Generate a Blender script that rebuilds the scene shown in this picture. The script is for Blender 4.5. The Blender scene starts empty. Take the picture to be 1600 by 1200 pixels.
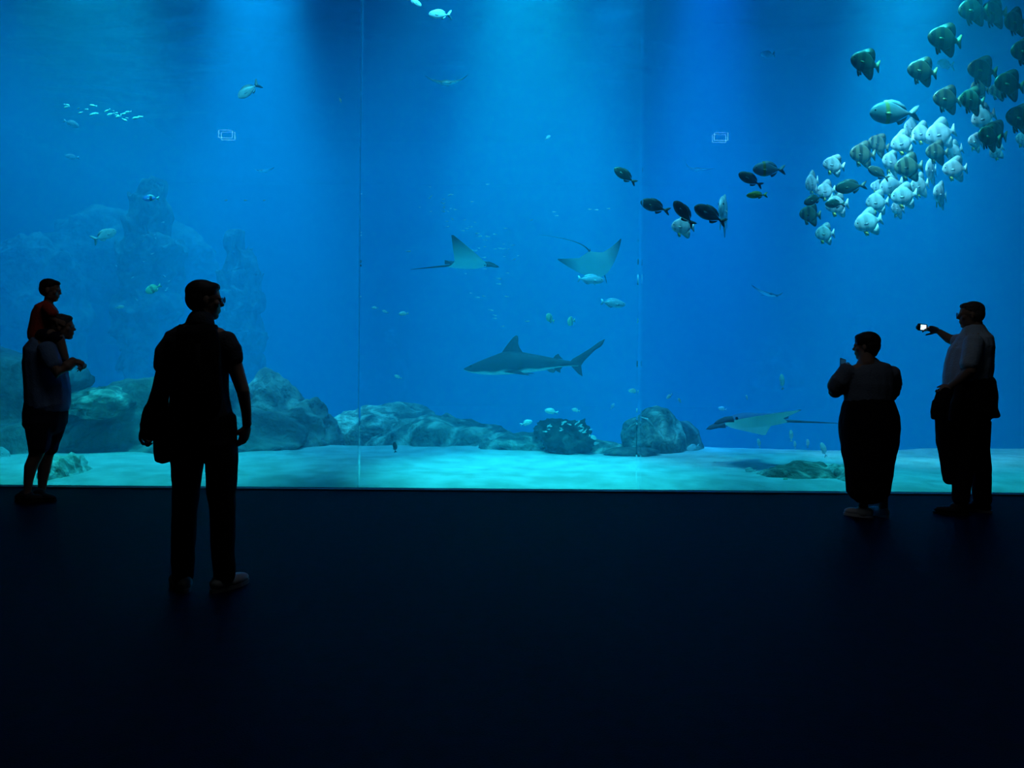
import bpy, bmesh, math, random
from mathutils import Vector, Matrix, noise
scene = bpy.context.scene
COL = scene.collection
R = math.radians
# ------------------------------------------------------------------ camera
F = 1200.0; CX = 800.0; CY = 555.0; CAMH = 1.35; ROLL = R(0.45); GLASS = 7.64
cs, sn = math.cos(ROLL), math.sin(ROLL)
cam_data = bpy.data.cameras.new('camera'); cam = bpy.data.objects.new('camera', cam_data); COL.objects.link(cam)
cam_data.sensor_fit = 'HORIZONTAL'; cam_data.sensor_width = 36.0; cam_data.lens = 36.0 * F / 1600.0
cam_data.shift_y = -(600 - CY) / 1600.0
cam_data.clip_end = 200
cam.matrix_world = Matrix(((cs, -sn, 0, 0), (0, 0, -1, 0), (sn, cs, 0, CAMH), (0, 0, 0, 1)))
scene.camera = cam
# ------------------------------------------------------------------ world and exposure
world = bpy.data.worlds.new('world'); scene.world = world; world.use_nodes = True
world.node_tree.nodes['Background'].inputs[0].default_value = (0.02, 0.05, 0.12, 1)
world.node_tree.nodes['Background'].inputs[1].default_value = 0.02
vs = scene.view_settings
vs.view_transform = 'Standard'; vs.look = 'None'; vs.gamma = 1.0; vs.use_curve_mapping = False
vs.exposure = 0.12
cy = scene.cycles
cy.use_denoising = True
try: cy.denoiser = 'OPENIMAGEDENOISE'
except Exception: pass
cy.max_bounces = 8; cy.diffuse_bounces = 3; cy.glossy_bounces = 3; cy.transmission_bounces = 4
cy.volume_bounces = 2; cy.transparent_max_bounces = 16
cy.sample_clamp_indirect = 4.0; cy.caustics_reflective = False; cy.caustics_refractive = False
# ------------------------------------------------------------------ lamps
def spot(name, x, y, z, tx, ty, tz, power, color, deg, blend=0.8, rad=0.25):
    d = bpy.data.lights.new(name, 'SPOT'); d.energy = power; d.color = color
    d.spot_size = R(deg); d.spot_blend = blend; d.shadow_soft_size = rad
    o = bpy.data.objects.new(name, d); COL.objects.link(o); o.location = (x, y, z)
    o.rotation_euler = (Vector((tx, ty, tz)) - Vector((x, y, z))).to_track_quat('-Z', 'Y').to_euler()
    return o
CYAN = (0.03, 0.92, 0.97); BLUE = (0.03, 0.38, 1.0); AZUR = (0.06, 0.64, 1.0)
LZ = 7.3
def area(name, x, y, z, sx, sy, power, color, tilt=0.0):
    d = bpy.data.lights.new(name, 'AREA'); d.shape = 'RECTANGLE'; d.size = sx; d.size_y = sy; d.energy = power; d.color = color
    o = bpy.data.objects.new(name, d); COL.objects.link(o); o.location = (x, y, z); o.rotation_euler = (R(tilt), 0, 0)
    return o
# broad area light added above the pool as its base light
area('tank_base_light', 0, 18.5, 7.35, 26, 11, 3000, AZUR).data.spread = R(80)
# row of shaded lamps high above the pool, shining down beyond the sand shelf
HZ = 10.0
spot('tank_spot', -3.9, 11.6, HZ, -4.3, 13.0, 0, 19000, AZUR, 32, 1.0)
spot('tank_spot', -0.9, 12.0, HZ, -1.0, 13.4, 0, 2600, BLUE, 18, 1.0)
spot('tank_spot', 1.7, 12.0, HZ, 1.3, 13.4, 0, 10500, AZUR, 18, 1.0)
spot('tank_spot', 2.9, 10.8, HZ, 2.9, 12.4, 0, 19000, BLUE, 24, 1.0)
spot('tank_spot', 6.4, 11.6, HZ, 6.3, 13.2, 0, 5000, AZUR, 26, 1.0)
spot('tank_spot', -7.4, 10.2, HZ, -7.7, 11.6, 0, 7000, BLUE, 20, 1.0)
# lamps whose beams reach the sand
spot('sand_spot', 0.1, 8.1, LZ, 0.3, 8.5, 0, 10500, CYAN, 36)
spot('sand_spot', -4.6, 8.1, LZ, -4.7, 8.3, 0, 5200, CYAN, 46)
spot('sand_spot', 4.6, 8.1, LZ, 4.7, 8.3, 0, 4600, CYAN, 46)
# added key spots slanting inward to brighten reef, rays and shark
for x_, p_ in ((-6.5, 1500), (-3.6, 1500), (-0.6, 2400), (1.2, 2000), (3.4, 1500), (6.5, 1000)):
    spot('added_key_spot', x_, 8.15, LZ, x_ * 1.1, 11.0, 0.8, p_, (0.05, 0.72, 1.0), 62, 1.0)
# beam on the batfish shoal; second spot added to brighten the stray fish
spot('shoal_spot', 4.0, 8.3, LZ, 5.0, 10.0, 3.2, 4200, (0.28, 0.85, 1.0), 36)
spot('shoal_spot', 2.0, 8.5, LZ, 2.15, 9.4, 2.9, 900, (0.28, 0.85, 1.0), 16)
spot('joint_fill_spot', -1.60, 8.02, 6.6, -1.56, 7.78, 2.4, 34, AZUR, 30)  # added only to brighten the left glass joint
# dim lamp of the hall, above the visitors
area('hall_light', 0.0, 4.2, 6.9, 5.0, 0.6, 13, (0.75, 0.85, 1.0), 0)
# ------------------------------------------------------------------ helpers
def W(px, py, d):
    """the point at distance d in front of the camera that stands at this place of the photograph"""
    u = (px - CX) / F; v = (CY - py) / F
    return Vector(((u * cs - v * sn) * d, d, CAMH + (u * sn + v * cs) * d))
def link(name, me, mats, parent=None, kind=None):
    o = bpy.data.objects.new(name, me); COL.objects.link(o)
    for m in (mats if isinstance(mats, (list, tuple)) else [mats]): o.data.materials.append(m)
    if parent is not None: o.parent = parent
    if kind: o['kind'] = kind
    return o
def obj(name, bm, mats, parent=None, kind=None, smooth=True):
    bmesh.ops.recalc_face_normals(bm, faces=bm.faces)
    me = bpy.data.meshes.new(name); bm.to_mesh(me); bm.free()
    if smooth:
        for p in me.polygons: p.use_smooth = True
    return link(name, me, mats, parent, kind)
def tag(o, label, cat, group=None, kind=None):
    o['label'] = label; o['category'] = cat
    if group: o['group'] = group
    if kind: o['kind'] = kind
    return o
def empty(name, loc, rot=(0, 0, 0), s=1.0):
    o = bpy.data.objects.new(name, None); COL.objects.link(o); o.location = loc; o.rotation_euler = rot; o.scale = (s, s, s)
    o.empty_display_size = 0.2
    return o
def box(bm, x0, x1, y0, y1, z0, z1):
    r = bmesh.ops.create_cube(bm, size=1.0)
    for v in r['verts']:
        v.co = Vector(((x0 + x1) / 2 + v.co.x * (x1 - x0), (y0 + y1) / 2 + v.co.y * (y1 - y0), (z0 + z1) / 2 + v.co.z * (z1 - z0)))
    return r['verts']
class NT:
    def __init__(s, name):
        s.m = bpy.data.materials.new(name); s.m.use_nodes = True; s.t = s.m.node_tree; s.t.nodes.clear()
        s.out = s.n('ShaderNodeOutputMaterial')
    def n(s, typ, **kw):
        nd = s.t.nodes.new(typ)
        for k, v in kw.items(): setattr(nd, k, v)
        return nd
    def l(s, a, b): s.t.links.new(a, b)
def mix_col(q, fac, a, b):
    mx = q.n('ShaderNodeMix', data_type='RGBA')
    for sock, val in ((mx.inputs[0], fac), (mx.inputs[6], a), (mx.inputs[7], b)):
        if hasattr(val, 'is_linked') or hasattr(val, 'node'): q.l(val, sock)
        elif isinstance(val, (int, float)): sock.default_value = val
        else: sock.default_value = (*val, 1)
    return mx.outputs[2]
def ramp(q, src, stops, interp='LINEAR'):
    r = q.n('ShaderNodeValToRGB'); r.color_ramp.interpolation = interp
    e = r.color_ramp.elements
    while len(e) < len(stops): e.new(0.5)
    for k, (p, c) in enumerate(stops):
        e[k].position = p; e[k].color = (*c, 1) if not isinstance(c, (int, float)) else (c, c, c, 1)
    q.l(src, r.inputs[0]); return r.outputs[0]
def plain(name, col, rough=0.8, spec=0.3, var=0.0, scale=20.0, bump=0.0, col2=None, metal=0.0, bscale=None):
    q = NT(name); b = q.n('ShaderNodeBsdfPrincipled'); q.l(b.outputs[0], q.out.inputs[0])
    b.inputs['Base Color'].default_value = (*col, 1); b.inputs['Roughness'].default_value = rough
    b.inputs['Specular IOR Level'].default_value = spec; b.inputs['Metallic'].default_value = metal
    tc = q.n('ShaderNodeTexCoord')
    if var or col2 is not None:
        nz = q.n('ShaderNodeTexNoise'); nz.inputs['Scale'].default_value = scale; nz.inputs['Detail'].default_value = 5
        q.l(tc.outputs['Object'], nz.inputs['Vector'])
        c2 = col2 if col2 is not None else tuple(c * (1 - var) for c in col)
        q.l(ramp(q, nz.outputs[0], [(0.35, c2), (0.65, col)]), b.inputs['Base Color'])
    if bump:
        n2 = q.n('ShaderNodeTexNoise'); n2.inputs['Scale'].default_value = bscale or scale * 2; n2.inputs['Detail'].default_value = 6
        q.l(tc.outputs['Object'], n2.inputs['Vector'])
        bp = q.n('ShaderNodeBump'); bp.inputs['Strength'].default_value = bump; bp.inputs['Distance'].default_value = 0.02
        q.l(n2.outputs[0], bp.inputs['Height']); q.l(bp.outputs[0], b.inputs['Normal'])
    return q.m
# ------------------------------------------------------------------ the hall
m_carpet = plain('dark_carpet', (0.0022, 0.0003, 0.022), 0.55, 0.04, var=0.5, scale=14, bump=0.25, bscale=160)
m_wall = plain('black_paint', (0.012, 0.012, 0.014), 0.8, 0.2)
m_sill = plain('sill_metal', (0.10, 0.12, 0.14), 0.4, 0.5)
HX = 9.0
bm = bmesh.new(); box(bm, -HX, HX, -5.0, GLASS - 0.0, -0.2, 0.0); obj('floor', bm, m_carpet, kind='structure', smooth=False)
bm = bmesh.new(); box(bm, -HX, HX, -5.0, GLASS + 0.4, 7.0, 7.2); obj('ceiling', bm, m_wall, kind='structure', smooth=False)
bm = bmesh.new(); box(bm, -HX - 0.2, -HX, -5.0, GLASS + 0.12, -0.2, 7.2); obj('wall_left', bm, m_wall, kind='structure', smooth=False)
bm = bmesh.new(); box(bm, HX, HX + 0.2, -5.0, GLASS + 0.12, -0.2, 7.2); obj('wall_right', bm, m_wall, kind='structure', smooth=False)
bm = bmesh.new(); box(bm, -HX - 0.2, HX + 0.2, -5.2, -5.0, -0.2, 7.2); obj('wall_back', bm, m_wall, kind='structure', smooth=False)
# sill under the window
bm = bmesh.new(); box(bm, -HX, HX, GLASS - 0.05, GLASS + 0.035, 0.0, 0.012)
bmesh.ops.bevel(bm, geom=[e for e in bm.edges], offset=0.004, segments=2, affect='EDGES')
obj('trim_1', bm, m_sill, kind='structure', smooth=False)
# ------------------------------------------------------------------ the acrylic window
def glass_mat(name, tint, refl=1.0):
    q = NT(name); tr = q.n('ShaderNodeBsdfTransparent'); tr.inputs[0].default_value = (*tint, 1)
    gl = q.n('ShaderNodeBsdfGlossy'); gl.inputs['Roughness'].default_value = 0.0; gl.inputs[0].default_value = (refl, refl, refl, 1)
    fr = q.n('ShaderNodeFresnel'); fr.inputs[0].default_value = 1.45
    mx = q.n('ShaderNodeMixShader'); q.l(fr.outputs[0], mx.inputs[0]); q.l(tr.outputs[0], mx.inputs[1]); q.l(gl.outputs[0], mx.inputs[2])
    q.l(mx.outputs[0], q.out.inputs[0]); return q.m
XS1 = W(559, 555, GLASS).x; XS2 = W(1001, 555, GLASS).x
gA = glass_mat('acrylic_left', (1.0, 1.0, 1.0)); gB = glass_mat('acrylic_middle', (0.96, 0.99, 1.0)); gC = glass_mat('acrylic_right', (0.93, 0.94, 0.97))
for k, (x0, x1, g) in enumerate(((-HX, XS1 - 0.008, gA), (XS1 + 0.008, XS2 - 0.02, gB), (XS2 + 0.02, HX, gC))):
    bm = bmesh.new(); box(bm, x0, x1, GLASS + 0.04, GLASS + 0.12, -0.15, 6.98)
    obj('window_%d' % (k + 1), bm, g, kind='structure', smooth=False)
q = NT('bonded_joint'); tr = q.n('ShaderNodeBsdfTransparent'); tr.inputs[0].default_value = (0.92, 0.97, 1, 1)
df = q.n('ShaderNodeBsdfTranslucent'); df.inputs[0].default_value = (0.7, 0.85, 0.9, 1)
mx = q.n('ShaderNodeMixShader'); mx.inputs[0].default_value = 0.35; q.l(tr.outputs[0], mx.inputs[1]); q.l(df.outputs[0], mx.inputs[2]); q.l(mx.outputs[0], q.out.inputs[0])
m_joint = q.m
q = NT('clear_joint'); tr = q.n('ShaderNodeBsdfTransparent'); tr.inputs[0].default_value = (0.95, 0.98, 1, 1)
df = q.n('ShaderNodeBsdfTranslucent'); df.inputs[0].default_value = (0.7, 0.85, 0.9, 1)
mx = q.n('ShaderNodeMixShader'); mx.inputs[0].default_value = 0.03; q.l(tr.outputs[0], mx.inputs[1]); q.l(df.outputs[0], mx.inputs[2]); q.l(mx.outputs[0], q.out.inputs[0])
m_joint2 = q.m
bm = bmesh.new(); box(bm, XS1 - 0.0075, XS1 + 0.0075, GLASS + 0.10, GLASS + 0.119, -0.1, 6.97); obj('trim_2', bm, m_joint, kind='structure', smooth=False)
bm = bmesh.new(); box(bm, XS2 - 0.0195, XS2 + 0.0195, GLASS + 0.10, GLASS + 0.119, -0.1, 6.97); obj('trim_3', bm, m_joint2, kind='structure', smooth=False)
# ------------------------------------------------------------------ the tank
TY0 = GLASS + 0.13; TY1 = 30.0; TX = 15.0; TZ = 7.0
q = NT('sea_water'); sc_ = q.n('ShaderNodeVolumeScatter'); ab = q.n('ShaderNodeVolumeAbsorption'); ad = q.n('ShaderNodeAddShader')
sc_.inputs['Color'].default_value = (0.01, 0.58, 0.96, 1); sc_.inputs['Density'].default_value = 0.09
sc_.inputs['Anisotropy'].default_value = 0.0
ab.inputs['Color'].default_value = (0.0, 0.72, 0.93, 1); ab.inputs['Density'].default_value = 0.18
q.l(sc_.outputs[0], ad.inputs[0]); q.l(ab.outputs[0], ad.inputs[1]); q.l(ad.outputs[0], q.out.inputs['Volume'])
m_water = q.m
bm = bmesh.new(); box(bm, -TX, TX, TY0, TY1, -4.6, TZ); obj('tank_water', bm, m_water, kind='structure', smooth=False)
# rippled water surface seen from below
q = NT('water_surface'); tr = q.n('ShaderNodeBsdfTransparent'); gl = q.n('ShaderNodeBsdfGlossy'); gl.inputs['Roughness'].default_value = 0.06
gl.inputs[0].default_value = (0.9, 0.95, 1, 1)
mx = q.n('ShaderNodeMixShader'); mx.inputs[0].default_value = 0.35
q.l(tr.outputs[0], mx.inputs[1]); q.l(gl.outputs[0], mx.inputs[2]); q.l(mx.outputs[0], q.out.inputs[0])
m_surf = q.m
def grid(nx, ny, x0, x1, y0, y1, fz):
    bm = bmesh.new(); vs_ = [[bm.verts.new((x0 + (x1 - x0) * i / nx, y0 + (y1 - y0) * j / ny, 0)) for j in range(ny + 1)] for i in range(nx + 1)]
    for row in vs_:
        for v in row: v.co.z = fz(v.co.x, v.co.y)
    for i in range(nx):
        for j in range(ny): bm.faces.new((vs_[i][j], vs_[i + 1][j], vs_[i + 1][j + 1], vs_[i][j + 1]))
    return bm
bm = grid(150, 140, -TX + 0.1, TX - 0.1, TY0 + 0.05, TY1 - 0.1, lambda x, y: 6.85 + 0.05 * noise.noise(Vector((x * 0.9, y * 2.2, 0))) + 0.02 * noise.noise(Vector((x * 2.6, y * 5, 4))))
obj('water_surface', bm, m_surf, kind='structure')
# tank walls
m_liner = plain('tank_liner', (0.03, 0.09, 0.13), 0.9, 0.1, var=0.4, scale=0.6)
for nm, b in (('wall_tank_far', (-TX - 0.3, TX + 0.3, TY1, TY1 + 0.3, -4.8, 8.0)), ('wall_tank_left', (-TX - 0.3, -TX, GLASS + 0.3, TY1, -4.8, 8.0)),
              ('wall_tank_right', (TX, TX + 0.3, GLASS + 0.3, TY1, -4.8, 8.0)),
              ('wall_front_left', (-TX - 0.3, -HX - 0.2, GLASS, GLASS + 0.12, -4.8, 8.0)), ('wall_front_right', (HX + 0.2, TX + 0.3, GLASS, GLASS + 0.12, -4.8, 8.0))):
    bm = bmesh.new(); box(bm, *b); obj(nm, bm, m_liner, kind='structure', smooth=False)
# sand
m_sand = plain('coral_sand', (0.74, 0.76, 0.74), 0.95, 0.1, scale=3.0, col2=(0.50, 0.53, 0.50), bump=0.6, bscale=14)
def edge_y(x, y): return 11.0 + 0.05 * abs(x) + 0.5 * noise.noise(Vector((x * 0.35, 3.3, 0)))
def fsand(x, y):
    return 0.0 + min(1, (y - TY0) * 3) * 0.03 + 0.05 * (noise.noise(Vector((x * 0.5, y * 0.8, 1))) + 0.3 * noise.noise(Vector((x * 2.2, y * 3.5, 7)))) * min(1, (y - TY0) / 1.5) - 3.2 * min(1, max(0, (y - edge_y(x, y)) / 3.0)) ** 1.3
bm = grid(200, 160, -TX + 0.01, TX - 0.01, TY0 + 0.0, TY1 - 0.01, fsand)
so = obj('sand_bed', bm, m_sand); tag(so, 'pale rippled sand covering the bottom of the tank', 'sand', kind='stuff')

# glowing frames added behind the visitors so the acrylic mirrors rectangular outlines
q = NT('frame_glow'); em = q.n('ShaderNodeEmission'); em.inputs[0].default_value = (.15, .9, 1, 1); em.inputs[1].default_value = 8.0; q.l(em.outputs[0], q.out.inputs[0]); m_glow = q.m
for px_, py_ in ((352, 209), (1127, 213)):
    D_ = 7.68 + 9.0; c_ = W(px_, py_, D_); c_.y = 7.68 - 9.0
    h_ = empty('hall_light', c_); tag(h_, 'added glowing rectangular frame, mirrored in the %s window pane' % ('left' if px_ < 800 else 'right'), 'lamp')
    bm = bmesh.new(); box(bm, -.15, .15, -.05, -.02, .07, .088); obj('bracket', bm, m_wall, h_, smooth=False)
    bm = bmesh.new()
    for b_ in ((-.155, -.14), (.14, .155)): box(bm, b_[0], b_[1], -.02, .0, -.085, .085)
    for b_ in ((-.09, -.078), (.083, .088)): box(bm, -.14, .14, -.02, 0, b_[0], b_[1])
    obj('lit_rim', bm, m_glow, h_, smooth=False)
    bm = bmesh.new(); box(bm, -.008, .008, -.05, -.034, .07, 7.0 - c_.z); obj('rod', bm, m_wall, h_, smooth=False)
# ------------------------------------------------------------------ rocks
def rock_mat(name, c1, c2, c3, sc=2.0):
    q = NT(name); b = q.n('ShaderNodeBsdfPrincipled'); q.l(b.outputs[0], q.out.inputs[0]); b.inputs['Roughness'].default_value = 0.95
    b.inputs['Specular IOR Level'].default_value = 0.1
    tc = q.n('ShaderNodeTexCoord'); nz = q.n('ShaderNodeTexNoise'); nz.inputs['Scale'].default_value = sc; nz.inputs['Detail'].default_value = 8; nz.inputs['Distortion'].default_value = 1.2
    q.l(tc.outputs['Object'], nz.inputs['Vector'])
    q.l(ramp(q, nz.outputs[0], [(0.36, c1), (0.52, c2), (0.66, c3)]), b.inputs['Base Color'])
    vo = q.n('ShaderNodeTexNoise'); vo.inputs['Scale'].default_value = sc * 5; vo.inputs['Detail'].default_value = 8; q.l(tc.outputs['Object'], vo.inputs['Vector'])
    bp = q.n('ShaderNodeBump'); bp.inputs['Strength'].default_value = 1.0; bp.inputs['Distance'].default_value = 0.08 if sc < 5 else 0.02; q.l(vo.outputs[0], bp.inputs['Height']); q.l(bp.outputs[0], b.inputs['Normal'])
    return q.m
m_rock = rock_mat('reef_rock', (0.05, 0.06, 0.06), (0.16, 0.18, 0.16), (0.42, 0.45, 0.38))
m_rock_d = rock_mat('dark_rock', (0.015, 0.02, 0.02), (0.045, 0.055, 0.055), (0.14, 0.16, 0.15), 2.6)
m_rock_p = rock_mat('pale_rock', (0.25, 0.30, 0.25), (0.62, 0.68, 0.58), (0.92, 0.95, 0.86), 7.0)
m_ridge = rock_mat('ridge_rock', (0.10, 0.13, 0.11), (0.30, 0.34, 0.28), (0.75, 0.80, 0.66), 3.0)
m_reef = rock_mat('reef_haze_rock', (0.10, 0.12, 0.12), (0.20, 0.23, 0.21), (0.36, 0.40, 0.34), 1.5)
def rock_mesh(sx, sy, sz, seed, rough=0.25, freq=1.4, sub=5, ridge=0.0, strat=0.0):
    bm = bmesh.new(); bmesh.ops.create_icosphere(bm, subdivisions=sub, radius=1.0)
    for v in bm.verts:
        n = v.co.normalized(); p = Vector((n.x * sx, n.y * sy, n.z * sz)) * freq + Vector((seed * 3.7, seed * 1.3, seed))
        d = noise.fractal(p, 0.9, 2.1, 5) * rough + ridge * (1 - abs(noise.noise(p * 1.7)) * 2) * 0.12
        q_ = 1 + d
        v.co = Vector((n.x * sx * q_, n.y * sy * q_, n.z * sz * q_))
        if strat: v.co.x += strat * math.sin(v.co.z * 9 + n.x * 2) * 0.1 * sx; v.co.z += strat * 0.06 * math.sin(v.co.z * 14 + seed)
    return bm
def rock(name, px, py, d, sx, sy, sz, seed, m, label, rot=0, cat='rock', zbase=None, **k):
    c = W(px, py, d)
    if zbase is not None: c.z = zbase
    o = obj(name, rock_mesh(sx, sy, sz, seed, **k), m); o.location = c; o.rotation_euler.z = rot
    return tag(o, label, cat)
# right: boulder with a pale crack and its lower neighbour
rock('boulder', 1020, 690, 10.9, 0.42, 0.4, 0.48, 2, m_ridge, 'rounded boulder with a pale crack behind the right hand glass joint', ridge=1.2)
rock('boulder', 1066, 695, 11.2, 0.30, 0.35, 0.33, 5, m_rock, 'lower sloping boulder leaning on the right side of the cracked one', ridge=1.0)
# front right flat rocks
rock('flat_rock', 1262, 763, 8.75, 0.56, 0.5, 0.25, 7, m_ridge, 'broad flat rock close to the glass, left of the long skirt', ridge=1.0, freq=2.2)
rock('flat_rock', 1210, 772, 8.55, 0.22, 0.25, 0.13, 3, m_rock, 'small dark flat rock at the left foot of the broad one near the glass', ridge=1.0, freq=2.2)
rock('coral_rock', 1312, 757, 8.6, 0.17, 0.42, 0.20, 9, m_rock_p, 'pale bright rock close to the glass at the left hem of the long skirt', ridge=1.5, freq=5)
# front left pale rock
rock('coral_rock', 98, 752, 8.32, 0.19, 0.36, 0.25, 12, m_rock_p, 'pale craggy rock against the glass behind the bare legs at far left', ridge=1.5, freq=5)
# dark clump beside the ridge
rock('coral_clump', 886, 684, 10.6, 0.32, 0.28, 0.21, 14, m_rock_d, 'dark knobbly coral clump on top of the ridge under the shark tail', ridge=2.5, freq=6, rough=.32)
# the middle ridge
rock('ridge_rock', 700, 706, 11.6, 1.05, 0.7, 0.48, 21, m_ridge, 'long low craggy ridge rising toward the left behind the lit sand', ridge=1.0, freq=1.7)
rock('ridge_rock', 840, 703, 11.0, 0.95, 0.45, 0.22, 23, m_ridge, 'narrow craggy ledge running right from the ridge below the dark coral clump', ridge=1.3, freq=2.6)
rock('ridge_rock', 935, 704, 10.9, 0.4, 0.35, 0.12, 29, m_ridge, 'thin ledge end tapering out beside the cracked boulder', ridge=1.3, freq=3)
rock('ridge_rock', 610, 700, 12.6, 1.2, 0.8, 0.62, 27, m_ridge, 'hazy rounded rock mound behind the left end of the ridge', ridge=0.8, freq=1.2)
rock('sand_rock', 985, 706, 10.4, 0.35, 0.25, 0.06, 31, m_rock, 'flat stone plate half buried in the sand in front of the cracked boulder', freq=3)
# left reef
rock('reef_slope', 250, 750, 10.9, 1.75, 1.0, 1.32, 33, m_reef, 'broad blue reef slope filling the lower left behind the standing man', ridge=1.0, freq=0.9, strat=0.6, sub=6)
rock('reef_slope', 20, 735, 10.8, 1.35, 1.0, 1.42, 37, m_reef, 'layered reef slope at the left edge behind the man carrying a child', ridge=1.0, freq=1.0, strat=0.8, sub=6)
rock('reef_slope', 435, 725, 11.5, 0.85, 0.7, 1.25, 39, m_reef, 'reef block sloping down to the sand right of the standing man', ridge=0.8, freq=1.1, sub=6)
rock('reef_ledge', 175, 628, 10.5, 0.50, 0.8, 0.20, 41, m_ridge, 'pale greenish flat ledge on the reef between the two men at the left', ridge=0.8, freq=2.0)
rock('reef_column', 235, 480, 18.0, 0.66, 0.6, 2.5, 43, m_reef, 'hazy craggy rock pillar above the reef left of the standing man', ridge=1.6, freq=1.5, strat=0.8, sub=6)
rock('reef_column', 374, 520, 17.0, 0.46, 0.5, 1.9, 47, m_reef, 'slimmer hazy rock pillar just right of the standing man', ridge=1.6, freq=2.0, strat=1.2, sub=6)
rock('reef_column', 55, 510, 19.5, 1.2, 0.8, 2.2, 51, m_reef, 'hazy rounded rock dome behind the child on the shoulders', ridge=0.8, freq=0.9, sub=6)
rock('reef_column', 190, 400, 21.5, 2.4, 0.9, 1.3, 53, m_reef, 'very faint wide rock shape high up in the distant water at the left', ridge=0.8, freq=0.8, sub=5)

# the pale crack of the boulder
bo = bpy.data.objects['boulder']
from mathutils.bvhtree import BVHTree
def streak(o, name, pts, r, m, label):
    bv = BVHTree.FromObject(o, bpy.context.evaluated_depsgraph_get()); bm = bmesh.new(); prev = None
    inv = Matrix.Rotation(-o.rotation_euler.z, 4, 'Z') @ Matrix.Translation(-o.location); cw = inv @ Vector((0, 0, CAMH)); path = []
    for k in range(len(pts) - 1):
        for t in (0, .25, .5, .75):
            a, b = pts[k], pts[k + 1]; q_ = inv @ W(a[0] + (b[0] - a[0]) * t, a[1] + (b[1] - a[1]) * t, 10)
            h = bv.ray_cast(cw, (q_ - cw).normalized())
            if h[0] is not None: path.append(h[0])
    for i, c in enumerate(path):
        rr = r * math.sin(math.pi * (i + .6) / (len(path) + .2)) * (0.8 + .4 * noise.noise(c * 30))
        ring = [bm.verts.new(c + Vector((rr * math.cos(a), 0.3 * rr * math.sin(a), rr * math.sin(a) * .8))) for a in (0, 1.05, 2.1, 3.14, 4.2, 5.2)]
        if prev:
            for q_ in range(6): bm.faces.new((prev[q_], prev[(q_ + 1) % 6], ring[(q_ + 1) % 6], ring[q_]))
        else: bm.faces.new(ring)
        prev = ring
    bm.faces.new(prev[::-1]); s = obj(name, bm, m, o); s['label'] = label
bpy.context.view_layer.update()
streak(bo, 'vein', [(1000, 651), (1012, 655), (1022, 667), (1032, 678), (1040, 690)], .028, m_rock_p, 'pale slanting crack')
streak(bo, 'vein', [(980, 672), (987, 665), (996, 659)], .022, m_rock_p, 'pale upper left edge')
fr_ = bpy.data.objects['flat_rock']
streak(fr_, 'vein', [(1222, 746), (1238, 750), (1256, 756), (1275, 757), (1292, 759)], .020, m_rock_p, 'pale line running across')
# ------------------------------------------------------------------ fish
def fish_body(st, n=16, keel=0.0):
    bm = bmesh.new(); rings = []
    for (x, zt, zb, hw) in st:
        c = (zt + zb) / 2; h = max((zt - zb) / 2, 0.0015); w = max(hw, 0.001); r = []
        for k in range(n):
            a = 2 * math.pi * k / n; ca, sa = math.cos(a), math.sin(a)
            yy = w * math.copysign(abs(ca) ** 0.85, ca); r.append(bm.verts.new((x, yy, c + h * sa)))
        rings.append(r)
    for a, b in zip(rings, rings[1:]):
        for k in range(n): bm.faces.new((a[k], a[(k + 1) % n], b[(k + 1) % n], b[k]))
    bm.faces.new(rings[0]); bm.faces.new(rings[-1][::-1]); return bm
def smooth_st(st, m=26):
    """resample the stations with a Catmull-Rom curve"""
    out = []; N = len(st) - 1
    for i in range(m + 1):
        t = i / m * N; k = min(int(t), N - 1); f = t - k
        p = [st[max(0, min(N, k + j))] for j in (-1, 0, 1, 2)]
        out.append(tuple(0.5 * (2 * b + (c - a) * f + (2 * a - 5 * b + 4 * c - d) * f * f + (3 * b - a - 3 * c + d) * f ** 3) for a, b, c, d in zip(*p)))
    return out
def fin(pts, y=0.0, th=0.012, lean=0.0):
    """a fin from its outline in the x-z plane, thin at the rim, thicker in the middle"""
    bm = bmesh.new(); c = Vector((sum(p[0] for p in pts) / len(pts), 0, sum(p[1] for p in pts) / len(pts)))
    z0 = pts[0][1]
    rim = [bm.verts.new((p[0], y + lean * abs(p[1] - z0), p[1])) for p in pts]
    f1 = bm.verts.new((c.x, y + lean * abs(c.z - z0) - th / 2, c.z)); f2 = bm.verts.new((c.x, y + lean * abs(c.z - z0) + th / 2, c.z))
    for k in range(len(pts)):
        a, b = rim[k], rim[(k + 1) % len(pts)]
        bm.faces.new((a, b, f1)); bm.faces.new((b, a, f2))
    return bm
def ball(r, c, sx=1, sy=1, sz=1, seg=10):
    bm = bmesh.new(); bmesh.ops.create_uvsphere(bm, u_segments=seg, v_segments=max(6, seg // 2 + 2), radius=r)
    for v in bm.verts: v.co = Vector((v.co.x * sx + c[0], v.co.y * sy + c[1], v.co.z * sz + c[2]))
    return bm
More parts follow.
